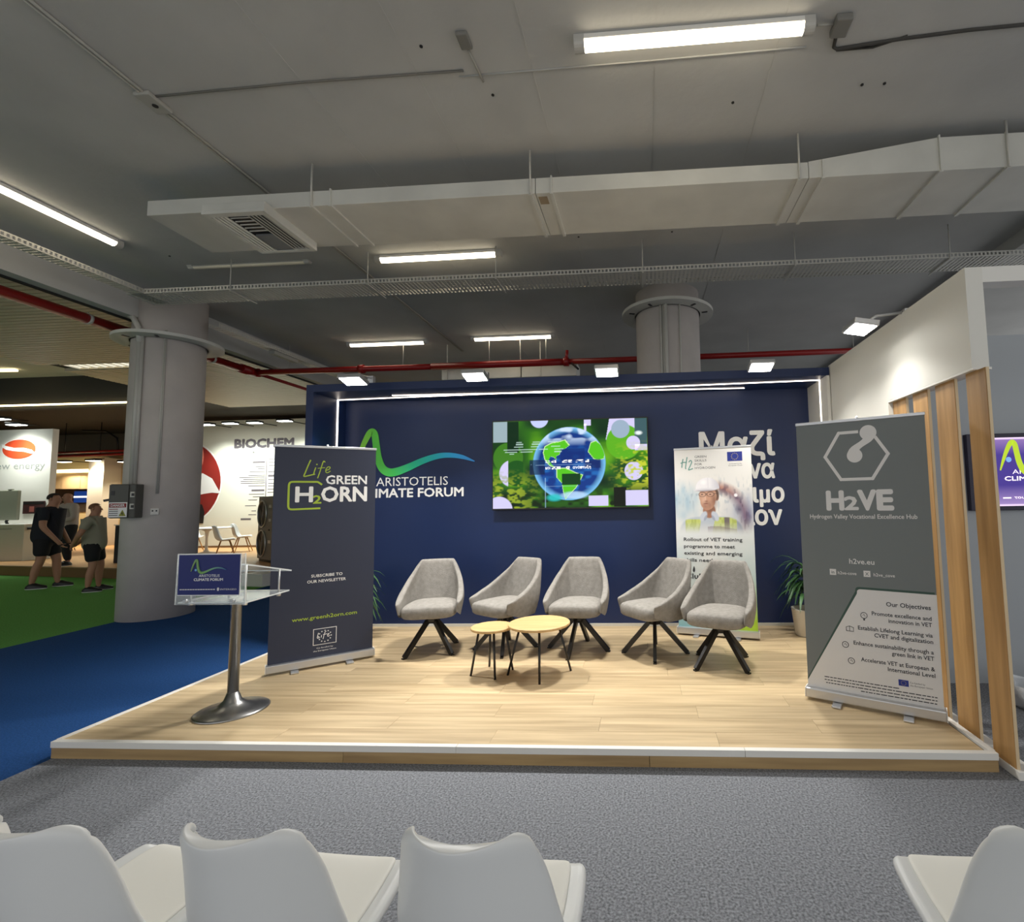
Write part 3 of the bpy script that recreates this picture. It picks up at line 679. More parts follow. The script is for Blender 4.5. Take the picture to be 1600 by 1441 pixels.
# ---- left banner: navy
lb = banner_frame('rollup_banner', 'dark navy roll-up banner with a green and white hydrogen logo, behind the lectern', (-3.276, 4.139), (-2.633, 4.653))
M_NVS = mat('navy_sheet', rgb(44,50,70), .55)
sheet(lb, M_NVS, BW, BH); yb = -.0036
def LT(s, u0, u1, v, hh, m, bold=0., rot=0., shear=0.): x0, z = uv(u0, v); return letters('lettering', s, m, lb, x0, z, yb, w=(u1-u0)*BW, h=hh, bold=bold, rot=rot, shear=shear)
def lf(pts, wd): 
    return ribbon('script_stroke', [ (uv(a, b)) for a, b in [tuple(p) for p in spline(pts, 6)]], wd, M_LIME, lb, yb)
lf([(.335,.062),(.315,.085),(.285,.125),(.275,.141),(.31,.139),(.365,.132)], .010)
lf([(.385,.098),(.372,.118),(.368,.132),(.38,.13)], .008); shape('script_dot', ell(*uv(.395,.083), .006), M_LIME, lb, yb)
lf([(.475,.072),(.46,.066),(.445,.085),(.425,.12),(.405,.15)], .008); lf([(.405,.102),(.435,.1),(.475,.098)], .006)
lf([(.48,.112),(.515,.106),(.525,.096),(.505,.094),(.485,.106),(.485,.120),(.505,.122),(.53,.114)], .007)
LT('GREEN', .49, .905, .178, .083, M_INKW, .022)
LT('H', .205, .36, .263, .14, M_INKW, .03); LT('2', .37, .445, .272, .075, M_LIME, .03); LT('ORN', .45, .905, .263, .14, M_INKW, .03)
br = spline([(.45,.182),(.415,.170),(.40,.168),(.34,.168),(.20,.168),(.155,.17),(.14,.18),(.138,.20),(.138,.27),(.142,.29),(.165,.298),(.25,.298),(.44,.296)], 6)
ribbon('bracket_outline', [uv(*p) for p in br], .016, M_LIME, lb, yb)
LT('SUBSCRIBE TO', .372, .675, .625, .026, M_INKW, .012); LT('OUR NEWSLETTER', .335, .71, .651, .026, M_INKW, .012)
LT('www.greenh2orn.com', .205, .83, .822, .034, M_LIME, .012)
x, z = uv(.405, .945); fl = eu_flag(lb, x, z, .185, .145, yb, True)
for Pq in ([(.455,.888),(.445,.912),(.47,.91)], [(.485,.9),(.482,.912)], [(.53,.885),(.515,.892),(.50,.92)], [(.50,.9),(.535,.898)], [(.54,.906),(.558,.9),(.545,.898),(.545,.911),(.565,.908)]):
    ribbon('script_stroke', [uv(*p) for p in spline(Pq, 4)], .005, M_INKW, lb, yb-.002)
letters('lettering', 'Co-funded by', M_INKW, lb, *uv(.52, .962), yb, w=.13, h=.012, align='c'); letters('lettering', 'the European Union', M_INKW, lb, *uv(.52, .975), yb, w=.18, h=.012, align='c')
# ---- right banner: slate grey
rb = banner_frame('rollup_banner', 'slate grey roll-up banner with a white hexagon logo and objectives list', (1.151, 3.744), (1.872, 3.353))
sheet(rb, mat('slate_sheet', rgb(116,122,122), .55), BW, BH); M_INKG = mat('off_white_ink', rgb(226,224,222), .6)
hx = [(.40, .044), (.33, .044), (.235, .128), (.233, .136), (.335, .217), (.345, .22), (.61, .22), (.62, .217), (.725, .132), (.727, .125), (.63, .075)]
hp = [uv(*p) for p in [(.51, .044), (.355, .044), (.235, .132), (.355, .22), (.60, .22), (.725, .132), (.635, .066)]]
for a, b in zip(hp[:-1], hp[1:]):
    ribbon('hexagon_side', [a, b], .021, M_INKG, rb, yb)
for p in hp[1:-1]: shape('hexagon_corner', ell(*p, .0115, n=16), M_INKG, rb, yb-.0003)
n1, n2 = uv(.585, .05), uv(.472, .132)
shape('logo_node', ell(*n1, .053), M_INKG, rb, yb); shape('logo_node', ell(*n2, .05), M_INKG, rb, yb-.0012)
sp = [(n1[0]+(n2[0]-n1[0])*t+.022*math.sin(2*math.pi*t), n1[1]+(n2[1]-n1[1])*t) for t in np.linspace(0, 1, 15)]
ribbon('logo_neck', sp, [.098, .09, .078, .066, .056, .048, .043, .041, .043, .048, .056, .066, .078, .088, .09], M_INKG, rb, yb-.0024)
def RT(s, u0, u1, v, hh, bold=0., m=M_INKG, al='l', y=yb):
    x0, z = uv(u0 if al == 'l' else u1, v); return letters('lettering', s, m, rb, x0, z, y, w=(u1-u0)*BW, h=hh, bold=bold, align=al)
RT('H', .235, .36, .332, .135, .045); RT('2', .375, .475, .332, .092, .045); RT('V', .485, .61, .332, .135, .05); RT('E', .63, .735, .332, .135, .05)
RT('Hydrogen Valley Vocational Excellence Hub', .085, .905, .366, .031, .014)
RT('h2ve.eu', .385, .575, .532, .036, .014)
for u, s_ in ((.225, 'in'), (.49, 'X')):
    x, z = uv(u, .577); sq = shape('icon_square', [(x, z), (x+.042, z), (x+.042, z+.042), (x, z+.042)], M_INKG, rb, yb); letters('lettering', s_, mat('slate_sheet', (0,0,0)), sq, x+.021, z+.010, yb-.0012, h=.022, align='c', bold=.02)
RT('h2ve-cove', .29, .435, .573, .022, .012); RT('h2ve_cove', .565, .72, .573, .022, .012)
pg = [(.0, .985), (.0, .978), (.43, .64)]+[(.46+.03*math.cos(R(a)), .634-.011*math.sin(R(a))) for a in (150, 120, 95)]+[(1., .624), (1., 1.), (.0, 1.)]
shape('green_outline', [uv(max(0, u-.012), v-.008 if 0 < v < .99 else v) for u, v in pg], mat('dark_green_ink', rgb(58,84,74), .6), rb, yb)
shape('white_area', [uv(u, v) for u, v in pg], mat('white_sheet', rgb(224,222,220), .55), rb, yb-.001)
y3 = yb-.0019
def RL(s, u0, v, hh=.027): x0, z = uv(.955, v); letters('lettering', s, M_INKK, rb, x0, z, y3, w=(.955-u0)*BW, h=hh, bold=.014, align='r')
RL('Our Objectives', .645, .676, .03)
for s, u0, v in (('Promote excellence and', .535, .712), ('innovation in VET', .655, .733), ('Establish Lifelong Learning via', .425, .768), ('CVET and digitalization', .545, .789), ('Enhance sustainability through a', .385, .824), ('green link in VET', .665, .845), ('Accelerate VET at European &', .435, .880), ('International Level', .63, .901)): RL(s, u0, v)
for u, v, k in ((.475, .716, 0), (.36, .77, 1), (.32, .828, 2), (.36, .884, 3)):
    x, z = uv(u, v)
    if k == 1:
        ribbon('icon_line', [(x-.022, z-.014), (x+.024, z-.014), (x+.024, z+.012), (x, z+.02), (x-.022, z+.012), (x-.022, z-.014)], .004, M_INKK, rb, y3); ribbon('icon_line', [(x, z-.014), (x, z+.02)], .003, M_INKK, rb, y3)
    else:
        ribbon('icon_line', ell(x, z, .02, n=17)+[(x+.02, z)], .004, M_INKK, rb, y3); ribbon('icon_line', [(x-.008, z), (x, z+.008), (x+.008, z-.006)], .003, M_INKK, rb, y3)
        if k == 0: ribbon('icon_line', [(x, z-.02), (x, z-.034)], .01, M_INKK, rb, y3)
x, z = uv(.70, .945); eu_flag(rb, x, z, .058, .04, y3)
letters('lettering', 'Co-funded by', M_INKK, rb, x+.066, z+.024, y3, w=.085, h=.012); letters('lettering', 'the European Union', M_INKK, rb, x+.066, z+.006, y3, w=.125, h=.012)
for i in range(4):
    a = (.14, .14, .15, .42)[i]; b = (.965, .96, .965, .955)[i]
    xx = a
    while xx < b:
        wd = random.uniform(.012, .045); x0, z = uv(xx, .957+i*.0105+0*xx); x1 = min(xx+wd, b)*BW
        if xx < .66 or i > 0: shape('small_print', [(x0, z), (x1, z), (x1, z+.006), (x0, z+.006)], M_INKK, rb, y3, .0004)
        xx += wd+.006
# ---- middle banner: pale with portrait
mbn = banner_frame('rollup_banner', 'pale roll-up banner with a man in a white helmet, behind the rightmost chairs', (.333, 5.42), (1.139, 5.19))
def portrait(Hh=460, Ww=200):
    v, u = np.meshgrid(np.linspace(0, 1, Hh), np.linspace(0, 1, Ww), indexing='ij')
    img = np.zeros((Hh, Ww, 3)); img[:] = rgb(234,232,228)
    n = npnoise(Hh, Ww, 9, 4); nn = npnoise(Hh, Ww, 46, 8); n5 = npnoise(Hh, Ww, 18, 6)
    # wash of teal and lime towards the foot
    blend(img, np.clip((v-.40)*1.6, 0, .7)*np.clip(.2+abs(u-.45)*1.7, 0, 1)*np.clip((v-.1)*3, 0, 1), rgb(160,208,216))
    blend(img, np.clip((v-.86)*5, 0, .8)*np.clip(1.2-u*1.6, 0, 1), rgb(90,160,165)); blend(img, np.clip((v-.70)*4, 0, 1)*np.clip((u-.45)*2+(v-.85)*2.2, 0, 1), rgb(165,200,50))
    def E(cx, cy, rx, ry, soft=.08, rot=0.):
        c, s = math.cos(rot), math.sin(rot); X = (u-cx)*.82; Y = (v-cy)*1.9
        return np.clip((1-np.sqrt(((X*c+Y*s)/(rx*.82))**2+((Y*c-X*s)/(ry*1.9))**2))/soft, 0, 1)
    # soft machinery scenery behind the man
    f = np.clip((v-.14)*12, 0, 1)*np.clip((.50-v)*9, 0, 1)
    blend(img, f*E(.10, .30, .34, .15, .9)*(.35+.6*n5), rgb(120,176,204)); blend(img, f*E(.92, .37, .34, .15, .9)*(.4+.5*n5), rgb(104,128,176)); blend(img, f*np.clip((nn-.66)*3, 0, .4)*E(.5, .24, .7, .14, .6), rgb(120,150,172))
    d = np.abs(np.sqrt(((u-.45)/.55)**2+((v-.40)/.225)**2)-.82); arc = np.clip(1-d*5, 0, 1)*np.clip((u-.48)*8, 0, 1)*f
    blend(img, arc*.85, rgb(124,88,110)); blend(img, arc*np.clip((.28-v)*14, 0, 1)*.7, rgb(214,140,90)); blend(img, arc*np.clip((nn-.5)*3, 0, .6), rgb(70,56,86))
    blend(img, E(.79, .268, .026, .011, .3), rgb(252,248,252)); blend(img, E(.82, .345, .06, .035, .9)*.6, rgb(60,54,96))
    fade = np.clip((.485-v)*14, 0, 1)
    # shoulders and shirt
    sh = np.clip((1-(((u-.46)/.42)**4+((v-.475)/.095)**2))*5, 0, 1)*fade
    blend(img, sh*.9, rgb(186,196,208)); blend(img, sh*np.clip((u-.70)*6, 0, .8), rgb(110,118,140))
    vest = (((u > .52-(v-.39)*.5) & (u < .79) & (v > .388)) | ((u < .34-(v-.39)*.4) & (u > .13) & (v > .40)))*sh
    blend(img, vest*.9, rgb(204,214,104)); blend(img, vest*np.clip((nn-.5)*2, 0, .4), rgb(150,164,70)); blend(img, vest*((u > .635) & (u < .70))*.9, rgb(108,92,108)); blend(img, fade*((v > .448+.01*np.sin(u*9)) & (v < .474) & (u > .42) & (u < .79))*.85, rgb(122,92,112))
    # neck and open collar
    blend(img, E(.445, .352, .088, .045, .15), rgb(168,118,94)); blend(img, E(.47, .345, .07, .03, .7)*.6, rgb(116,78,62))
    for sx, rr in ((-1, .5), (1, -.5)): blend(img, E(.445+sx*.075, .383, .045, .034, .25, rr), rgb(204,210,222)); blend(img, E(.445+sx*.05, .392, .02, .022, .4, rr)*.6, rgb(140,150,174))
    # head, three quarter view
    blend(img, E(.555, .276, .022, .024, .3), rgb(176,122,100)); blend(img, E(.535, .262, .05, .04, .3), rgb(96,74,62))
    blend(img, E(.432, .270, .118, .056, .07), rgb(206,160,134)); blend(img, E(.428, .302, .100, .047, .09), rgb(202,154,128)); blend(img, E(.42, .327, .062, .024, .15), rgb(196,146,120))
    blend(img, E(.515, .295, .055, .065, .9)*.75, rgb(134,92,74)); blend(img, E(.375, .29, .045, .035, .9)*.6, rgb(232,194,170)); blend(img, E(.425, .32, .085, .032, .6)*.38*(.6+.6*nn), rgb(126,98,86))
    blend(img, E(.40, .282, .016, .024, .7)*.55, rgb(236,198,174)); blend(img, E(.412, .299, .026, .0055, .5)*.55, rgb(132,84,70)); blend(img, E(.405, .3135, .042, .0032, .5)*.85, rgb(126,66,60)); blend(img, E(.405, .3185, .034, .0035, .6)*.5, rgb(216,158,142))
    for c in (.362, .468):
        blend(img, E(c, .2605, .044, .0125, .3)*.15, rgb(216,186,170)); m_ = np.abs(np.sqrt(((u-c)/.046)**2+((v-.2605)/.0125)**2)-1); blend(img, np.clip(1-m_*5, 0, 1)*.85, rgb(52,40,40))
        blend(img, E(c-.004, .2605, .017, .0042, .4)*.9, rgb(58,42,38)); blend(img, E(c, .2475, .036, .0036, .5)*.8, rgb(92,64,52))
    blend(img, (np.abs(v-.2575) < .0016)*((u > .405) & (u < .425))*.9, rgb(52,40,40)); blend(img, (np.abs(v-.257) < .0018)*((u > .512) & (u < .56))*.9, rgb(52,40,40))
    # helmet with brim and its shade on the brow
    blend(img, E(.43, .238, .135, .012, .5)*.7, rgb(120,84,70))
    hm = E(.430, .2265, .158, .062, .05)*(v < .232-.02*(u-.43)); blend(img, hm, rgb(240,238,242)); blend(img, hm*np.clip((u-.46)*5, 0, .55), rgb(176,174,190)); blend(img, hm*E(.38, .192, .05, .02, .9)*.8, rgb(255,255,255)); blend(img, hm*(np.abs(u-.44-.05*(v-.2)) < .006)*.3, rgb(190,188,200))
    blend(img, E(.405, .2335, .168, .0095, .2, -.03), rgb(226,224,230)); blend(img, E(.40, .2385, .150, .0045, .4, -.03)*.6, rgb(150,140,150))
    # figure fades into the pale sheet at the chest
    blend(img, np.clip((v-.452)*26, 0, 1)*np.clip((.52-v)*30, 0, 1)*.85, rgb(228,232,232))
    return img
picture('sheet', portrait(), 0, BW, .08, BH-.015, -.0035, attr_mat('print_sheet'), mbn); box('sheet_back', M_WHITE, 0, BW, -.003, 0, .08, BH-.015, mbn)
def MT(s, u0, u1, v, hh, m=M_INKK, bold=0.): x0, z = uv(u0, v); return letters('lettering', s, m, mbn, x0, z, -.0040, w=(u1-u0)*BW, h=hh, bold=bold)
M_TEAL = mat('teal_ink', rgb(110,160,150), .6)
for Pq in ([(.12,.055),(.105,.085),(.10,.105)], [(.175,.045),(.16,.08),(.15,.108),(.16,.112)], [(.085,.08),(.12,.075),(.17,.076)], [(.195,.075),(.22,.065),(.235,.075),(.215,.095),(.19,.118),(.215,.117),(.25,.112)]):
    ribbon('script_stroke', [uv(*p) for p in spline(Pq, 5)], .011, M_TEAL, mbn, -.0040)
for i, s in enumerate(('GREEN', 'SKILLS', 'FOR', 'HYDROGEN')): MT(s, .275, (.43, .43, .37, .54)[i], .052+i*.0215, .025)
x, z = uv(.70, .078); eu_flag(mbn, x, z, .155, .098, -.0040); MT('Co-funded by the', .72, .88, .096, .012); MT('European Union', .715, .885, .106, .012)
for i, (s, u1) in enumerate((('Rollout of VET training', .85), ('programme to meet', .755), ('existing and emerging', .845), ('skills needs', .50))): MT(s, .10, u1, .523+i*.0385, .037, M_INKK, .018)
MT('CluBE', .11, .41, .733, .055, M_INKK, .03); shape('flame', [uv(*p) for p in ((.22, .70), (.205, .688), (.215, .672), (.225, .662), (.235, .675), (.237, .69))], M_INKK, mbn, -.0040)
x, z = uv(.11, .80); shape('icon_square', [(x, z), (x+.035, z), (x+.035, z+.038), (x, z+.038)], mat('plum_ink', rgb(120,60,70), .6), mbn, -.0040); MT('HORIZON', .165, .25, .789, .014); MT('EUROPE', .165, .24, .80, .014)

# ================================================================ grey swivel armchairs
M_FAB = mat('grey_fabric', rgb(142,138,132), .9, var=.13, scale=28, bump=.5, bscale=160, spec=.15)
def armchair_shell():
    # plan path, front of left arm round the back to the front of the right arm
    P = [(-.285, -.235), (-.30, -.12), (-.298, .02)]+[(.295*math.copysign(abs(math.sin(a))**.62, math.sin(a)), .02+.235*abs(math.cos(a))**.62) for a in np.linspace(R(-88), R(88), 25)]+[(.298, .02), (.30, -.12), (.285, -.235)]
    S = spline(P, 3); n = len(S)
    def plan(i): return S[i]
    mb = MB(); loops = []
    prof = [(0, 0.), (0, .25), (0, .5), (0, .75), (0, .93), (.12, .985), (.5, 1.0), (.88, .985), (1, .93), (1, .75), (1, .5), (1, .25), (1, 0.)]
    for i in range(n):
        p = S[i]; d = (S[min(i+1, n-1)]-S[max(i-1, 0)]).normalized(); q = Vector((d.y, -d.x))   # points inwards
        if q.dot(Vector((0, 0)) - p) < 0: q = -q
        f = max(0, min(1, (p.y+.235)/.455)); 
        top = .535+.325*f**2.5
        edge = min(i, n-1-i)/4.; th = .06*math.sqrt(max(.02, 1-(1-min(1, edge))**2))
        bot = .345+.10*max(0, 1-edge)*0.6; top -= .035*max(0, 1-edge)
        row = []
        for k, z_ in prof:
            z = bot+(top-bot)*z_
            b = p+q*(k-.15)*th
            sx = 1-.25*max(0, (z-.50))/.36*max(0, min(1, (p.y+.05)/.2)); sx *= 1-.10*max(0, (.50-z)/.15)
            row.append((b.x*sx, b.y*(1-.12*max(0, (.48-z)/.13))+.11*max(0, z-.40)/.46*max(0, min(1, (p.y+.1)/.25)), z))
        loops.append(row)
    m = len(prof)
    mb.grid(lambda i, j: loops[j][i], m, n)
    mb.f += [tuple(range(m)), tuple(range((n-1)*m, n*m))[::-1]]; mb.sm += [True]*2
    return mb
def cushion(w, dp, z0, z1, n=16):
    mb = MB()
    def S(i, j):
        t = math.pi*(j/(10)-.5); ct = math.copysign(abs(math.cos(t))**.35, 1); stt = math.copysign(abs(math.sin(t))**.5, math.sin(t))
        a = 2*math.pi*i/28; ca, sa = math.cos(a), math.sin(a)
        x = w/2*ct*math.copysign(abs(ca)**.45, ca); y = dp/2*ct*math.copysign(abs(sa)**.45, sa)
        return (x*(1-.12*max(0, y/(dp/2))), y, (z0+z1)/2+(z1-z0)/2*stt+.012*(1-(x/(w/2))**2)*(1 if stt > 0 else 0))
    mb.grid(S, 28, 11, True)
    return mb
M_LEGK = mat('black_leg', rgb(24,22,22), .35)
def armchair(label, x, y, face, base):
    global ARM0
    if ARM0 is None:
        t = thing('armchair', label, 'armchair', (x, y, PZ), 0, 'grey armchairs on the stage')
        sh = armchair_shell().build('backrest', M_FAB, t, sub=1)
        se = cushion(.51, .50, .35, .475).build('seat', M_FAB, t)
        hub = MB().lathe([(.0, .275), (.055, .275), (.06, .30), (.05, .33), (.09, .345), (.09, .36)], n=20).build('swivel_hub', M_LEGK, t)
        lg = MB().bar((.03, 0, .315), (.30, 0, .012), .030, .042).box(.285, .32, -.015, .015, 0, .012).build('leg', M_LEGK, t)
        ARM0 = (sh, se, hub, lg)
        parts = [sh, se, hub, lg]+[lg.copy() for _ in range(3)]
    else:
        t = thing('armchair', label, 'armchair', (x, y, PZ), 0, 'grey armchairs on the stage')
        parts = [o.copy() for o in (*ARM0, ARM0[3], ARM0[3], ARM0[3])]
    for i, o in enumerate(parts):
        if o.name not in COL.objects: COL.objects.link(o)
        o.parent = t
        o.rotation_euler = (0, 0, R(face)) if i < 3 else (0, 0, R(base+90*(i-3)))
        if i == 1: o.location = Matrix.Rotation(R(face), 3, 'Z') @ Vector((0, -.03, 0))
    return t
ARM0 = None
armchair('grey armchair farthest left, beside the navy banner', -2.135, 4.834, 14, -29)
armchair('grey armchair second from the left, half behind the small round table', -1.41, 4.905, -33, 9)
armchair('grey armchair in the middle of the five, behind the big round table', -.68, 4.86, -5, -11)
armchair('grey armchair second from the right, turned to the left', .065, 4.76, -52, -2)
armchair('grey armchair farthest right, in front of the pale banner', .64, 4.465, -24, 36)

# ================================================================ round tables
M_TOP = mat('oak_table_top', rgb(206,168,112), .4, scale=3, stretch=(1, 12, 1), var=.15, c2=rgb(216,182,128), detail=5)
def table(label, x, y, top, r, rot, spread):
    t = thing('round_table', label, 'table', (x, y, PZ), R(rot), 'round coffee tables')
    MB().lathe([(r-.006, top-.022), (r, top-.018), (r, top-.004), (r-.004, top)], n=48).build('tabletop', M_TOP, t)
    box('frame', M_LEGK, -r*.55, r*.55, -.012, .012, top-.036, top-.022, t)
    for k in range(4):
        a = R(90*k); c, s = math.cos(a), math.sin(a)
        MB().tube([(c*r*.62, s*r*.62, top-.03), (c*spread, s*spread, 0)], .0095, 8).build('leg', M_LEGK, t)
table('bigger and taller oak round table with thin black legs', -.925, 4.225, .42, .262, 12, .265)
table('smaller oak round table overlapped by the bigger one', -1.335, 4.225, .39, .178, 25, .175)

# ================================================================ lectern
lc = thing('lectern', 'clear acrylic lectern on a round steel foot with a blue sign', 'lectern', (-2.985, 3.455, PZ))
MB().lathe([(.0, 0), (.225, 0), (.227, .006), (.215, .014), (.15, .028), (.09, .046), (.055, .075), (.034, .13)], n=48).build('foot', M_STEEL, lc)
MB().lathe([(.034, .12), (.034, .78), (.05, .785), (.05, .795)], n=28).build('pole', M_STEEL, lc)
M_ACR = mat('clear_acrylic', rgb(225,232,235), .06, alpha=.22)
M_ACE = mat('acrylic_edge', rgb(214,220,222), .2, alpha=.85)
def plate(name, P, th, parent):
    """acrylic plate from four corners with visible bright edges"""
    P = [Vector(p) for p in P]; n = (P[1]-P[0]).cross(P[3]-P[0]).normalized()*th/2
    vs = [p-n for p in P]+[p+n for p in P]
    o = MB().add(vs, [(0,1,2,3), (7,6,5,4)]).build(name, M_ACR, parent, fixn=False)
    MB().add(vs, [(i, (i+1) % 4, 4+(i+1) % 4, 4+i) for i in range(4)]).build('edge', M_ACE, o, fixn=False)
    return o
plate('lower_shelf', [(-.24, -.215, .80), (.25, -.215, .80), (.22, .24, .80), (-.24, .24, .80)], .010, lc)
plate('reading_shelf', [(-.24, -.20, 1.055), (.235, -.20, 1.055), (.225, .25, .95), (-.24, .25, .95)], .010, lc)
plate('front_panel', [(-.252, -.222, .79), (.255, -.222, .79), (.245, -.222, 1.135), (-.245, -.222, 1.135)], .010, lc)
for x, y, zt in ((-.2, -.16, 1.05), (.2, -.16, 1.05), (-.2, .16, .97), (.195, .16, .97)):
    s = MB().tube([(x, y, .79), (x, y, zt)], .0065, 8).build('standoff', M_ALU, lc); MB().lathe([(.0, .772), (.014, .772), (.016, .79), (.012, .795)], (x, y, 0), 14).build('cap', M_ALU, s)
for x in (-.17, .17): MB().tube([(x, -.215, .815), (x, -.24, .815)], .012, 12).build('bolt', M_ALU, lc)
sg = box('sign', mat('lectern_sign_blue', rgb(24,36,108), .5), -.225, .215, -.236, -.232, .858, 1.128, lc)
box('sign_border', M_INKW, -.231, .221, -.2315, -.2285, .852, 1.134, sg)
ys = -.2365
wave(sg, ys, -.13, 1.093, .255, cols=[rgb(130,160,110), rgb(120,170,90), rgb(110,160,140), rgb(70,110,160)], k=.9)
shape('emblem_dot', ell(-.099, 1.025, .008), mat('pale_blue_ink', (0,0,0)), sg, ys)
letters('lettering', 'ARISTOTELIS', M_INKW, sg, .0, .978, ys, w=.15, h=.018, align='c'); letters('lettering', 'CLIMATE FORUM', M_INKW, sg, -.005, .952, ys, w=.21, h=.018, align='c', bold=.02)
for i in range(14): shape('small_print', [(-.21+i*.0185, .891), (-.21+i*.0185+.0155, .891), (-.21+i*.0185+.0155, .897), (-.21+i*.0185, .897)], M_INKG, sg, ys, .0004)
shape('mark', ell(.068, .895, .008, .012), M_INKG, sg, ys); letters('lettering', 'INTERGEO', M_INKG, sg, .085, .889, ys, w=.115, h=.011, bold=.01)

# ================================================================ potted plants
def plant(label, loc, h, n, seed, pot=True, spread=.55):
    rn = random.Random(seed)
    t = thing('potted_plant', label, 'plant', loc)
    MB().lathe([(.0, 0), (.10, 0), (.115, .01), (.145, .27), (.15, .28), (.135, .28), (.13, .25), (0, .25)], n=28).build('pot', mat('cream_pot', rgb(206,200,188), .5), t)
    MB().tube([(0, 0, .24), (.01, 0, .5), (-.01, .01, h*.72)], [.018, .015, .01], 8).build('stem', mat('cane_brown', rgb(120,100,70), .8), t)
    base = None
    M_LEAF = mat('plant_leaf', rgb(58,96,52), .45, var=.3, scale=9)
    for i in range(n):
        z0 = h*rn.uniform(.38, .78); L = rn.uniform(.28, .42); w_ = rn.uniform(.012, .022); a = rn.uniform(0, 2*math.pi); up = rn.uniform(.1, 1.1)
        pts = []
        for k in range(6):
            s = k/5; rr = min(L*s*(1-.15*s), (5.72-loc[1])/max(.01, math.sin(a)) if math.sin(a) > 0 else 9); zz = z0+L*(up*s-.95*s*s)
            pts.append((rr, zz))
        vs = []; ca, sa = math.cos(a), math.sin(a)
        for k, (rr, zz) in enumerate(pts):
            wd = w_*math.sin(math.pi*(.12+.88*k/5))+.001
            for sgn in (-1, 0, 1): vs.append((rr*ca-sgn*wd*sa, rr*sa+sgn*wd*ca, zz+(.004 if sgn else 0)))
        fs = [(3*k+j, 3*k+j+1, 3*k+4+j, 3*k+3+j) for k in range(5) for j in (0, 1)]
        MB().add(vs, fs, True).build('leaf', M_LEAF, t, fixn=False)
    return t
plant('leafy plant in a cream pot behind the slate grey banner', (1.66, 5.36, PZ), .92, 70, 3)
plant('plant mostly hidden behind the navy banner, leaf tips showing', (-3.22, 5.33, PZ), .86, 46, 5)

# ================================================================ white audience chairs in the foreground
M_PLA = mat('white_plastic', rgb(226,228,228), .35, spec=.4)
M_PAD = mat('cream_pad', rgb(236,235,228), .6)
M_BEECH = mat('beech_leg', rgb(176,130,76), .5, scale=4, stretch=(8,8,1), var=.1)
def shell(nu=21, nv=34, pad=False):
    prof = spline([(-.215, .41), (-.205, .432), (-.17, .438), (-.06, .43), (.07, .425), (.15, .44), (.20, .485), (.228, .56), (.25, .66), (.27, .75), (.285, .806), (.287, .820)], 3)
    wd = [.165, .19, .21, .222, .224, .222, .216, .206, .186, .168, .155, .142]
    n = len(prof); G = []
    for j in range(n):
        t = j/(n-1); p = prof[j]; w_ = float(np.interp(t, np.linspace(0, 1, len(wd)), wd))
        back = max(0, min(1, (t-.30)/.22)); back = back*back*(3-2*back)
        row = []
        for i in range(nu):
            u = -1+2*i/(nu-1); a = abs(u)
            tb = max(0, min(1, (t-.45)/.55)); fw = back*((.078+.03*(1-tb))*a**2.2+.012*a); up = (1-back)*.026*a**3.2
            crn = (.045*a**9+.006*a**3)*max(0, (t-.75)/.25)
            fr = .05*a**4*max(0, 1-t/.16)
            row.append((u*w_, p.x-fw+fr, (p.y+up-crn)*.995))
        G.append(row)
    return G, n
def make_chair():
    G, n = shell(); nu = 21
    mb = MB().grid(lambda i, j: G[j][i], nu, n)
    return mb
CH0 = None
def audience_chair(name, label, x, y, rz, group, z=0, cat='chair', legs=True):
    global CH0
    t = thing(name, label, cat, (x, y, z), R(rz), group)
    if CH0 is None:
        sh = make_chair().build('shell', M_PLA, t, solid=.030, sub=1)
        G, n = shell(); j1 = int(n*.44)
        pd = MB()
        idx = [i for i in range(2, 19)]
        pd.grid(lambda i, j: (G[j+2][idx[i]][0]*.98, G[j+2][idx[i]][1], G[j+2][idx[i]][2]+.022-.012*abs(idx[i]/10-1)**4), len(idx), j1-2)
        pd = pd.build('seat_pad', M_PAD, t, solid=.012, sub=1)
        L = []
        for sx in (-1, 1):
            for sy in (-1, 1): L.append(MB().tube([(sx*.10, sy*.09, .415), (sx*.205, sy*.21-.01, 0)], [.017, .010], 10).build('leg', M_BEECH, t))
        fr = MB().box(-.12, .12, -.10, .10, .405, .425).build('seat_bracket', M_BLACK, t)
        CH0 = [sh, pd, fr]+L
    else:
        for o in CH0:
            c = o.copy(); COL.objects.link(c); c.parent = t
    return t
GA = 'white audience chairs in the front row'
audience_chair('audience_chair', 'white moulded chair at the bottom left corner, cut by the frame', -1.475, 1.375, 172, GA)
audience_chair('audience_chair', 'white moulded chair in the foreground, second from the left', -.958, 1.37, 177, GA)
audience_chair('audience_chair', 'white moulded chair in the foreground, third from the left, beside the empty gap', -.418, 1.375, 177, GA)
audience_chair('audience_chair', 'white moulded chair alone at the bottom right corner', .925, 1.43, 180, GA)

# crumpled plastic bag at the right edge
bg = MB(); rn = random.Random(11)
def bagp(i, j):
    a = 2*math.pi*i/22; t = j/9; r = .16*(math.sin(math.pi*min(1, t*.55+.12))**.6)*(1+.16*math.sin(5*a+3*t)+.09*math.sin(9*a+7*t))
    return (2.80+r*math.cos(a)*1.3, 3.80+r*math.sin(a), .002+.20*t+.02*math.sin(3*a)*t)
bg.grid(bagp, 22, 10, True); o = bg.build('plastic_bag', mat('white_plastic_film', rgb(226,230,234), .3, bump=.8, bscale=25), solid=.002)
tag(o, 'crumpled white plastic bag on the grey carpet behind the oak posts', 'bag')
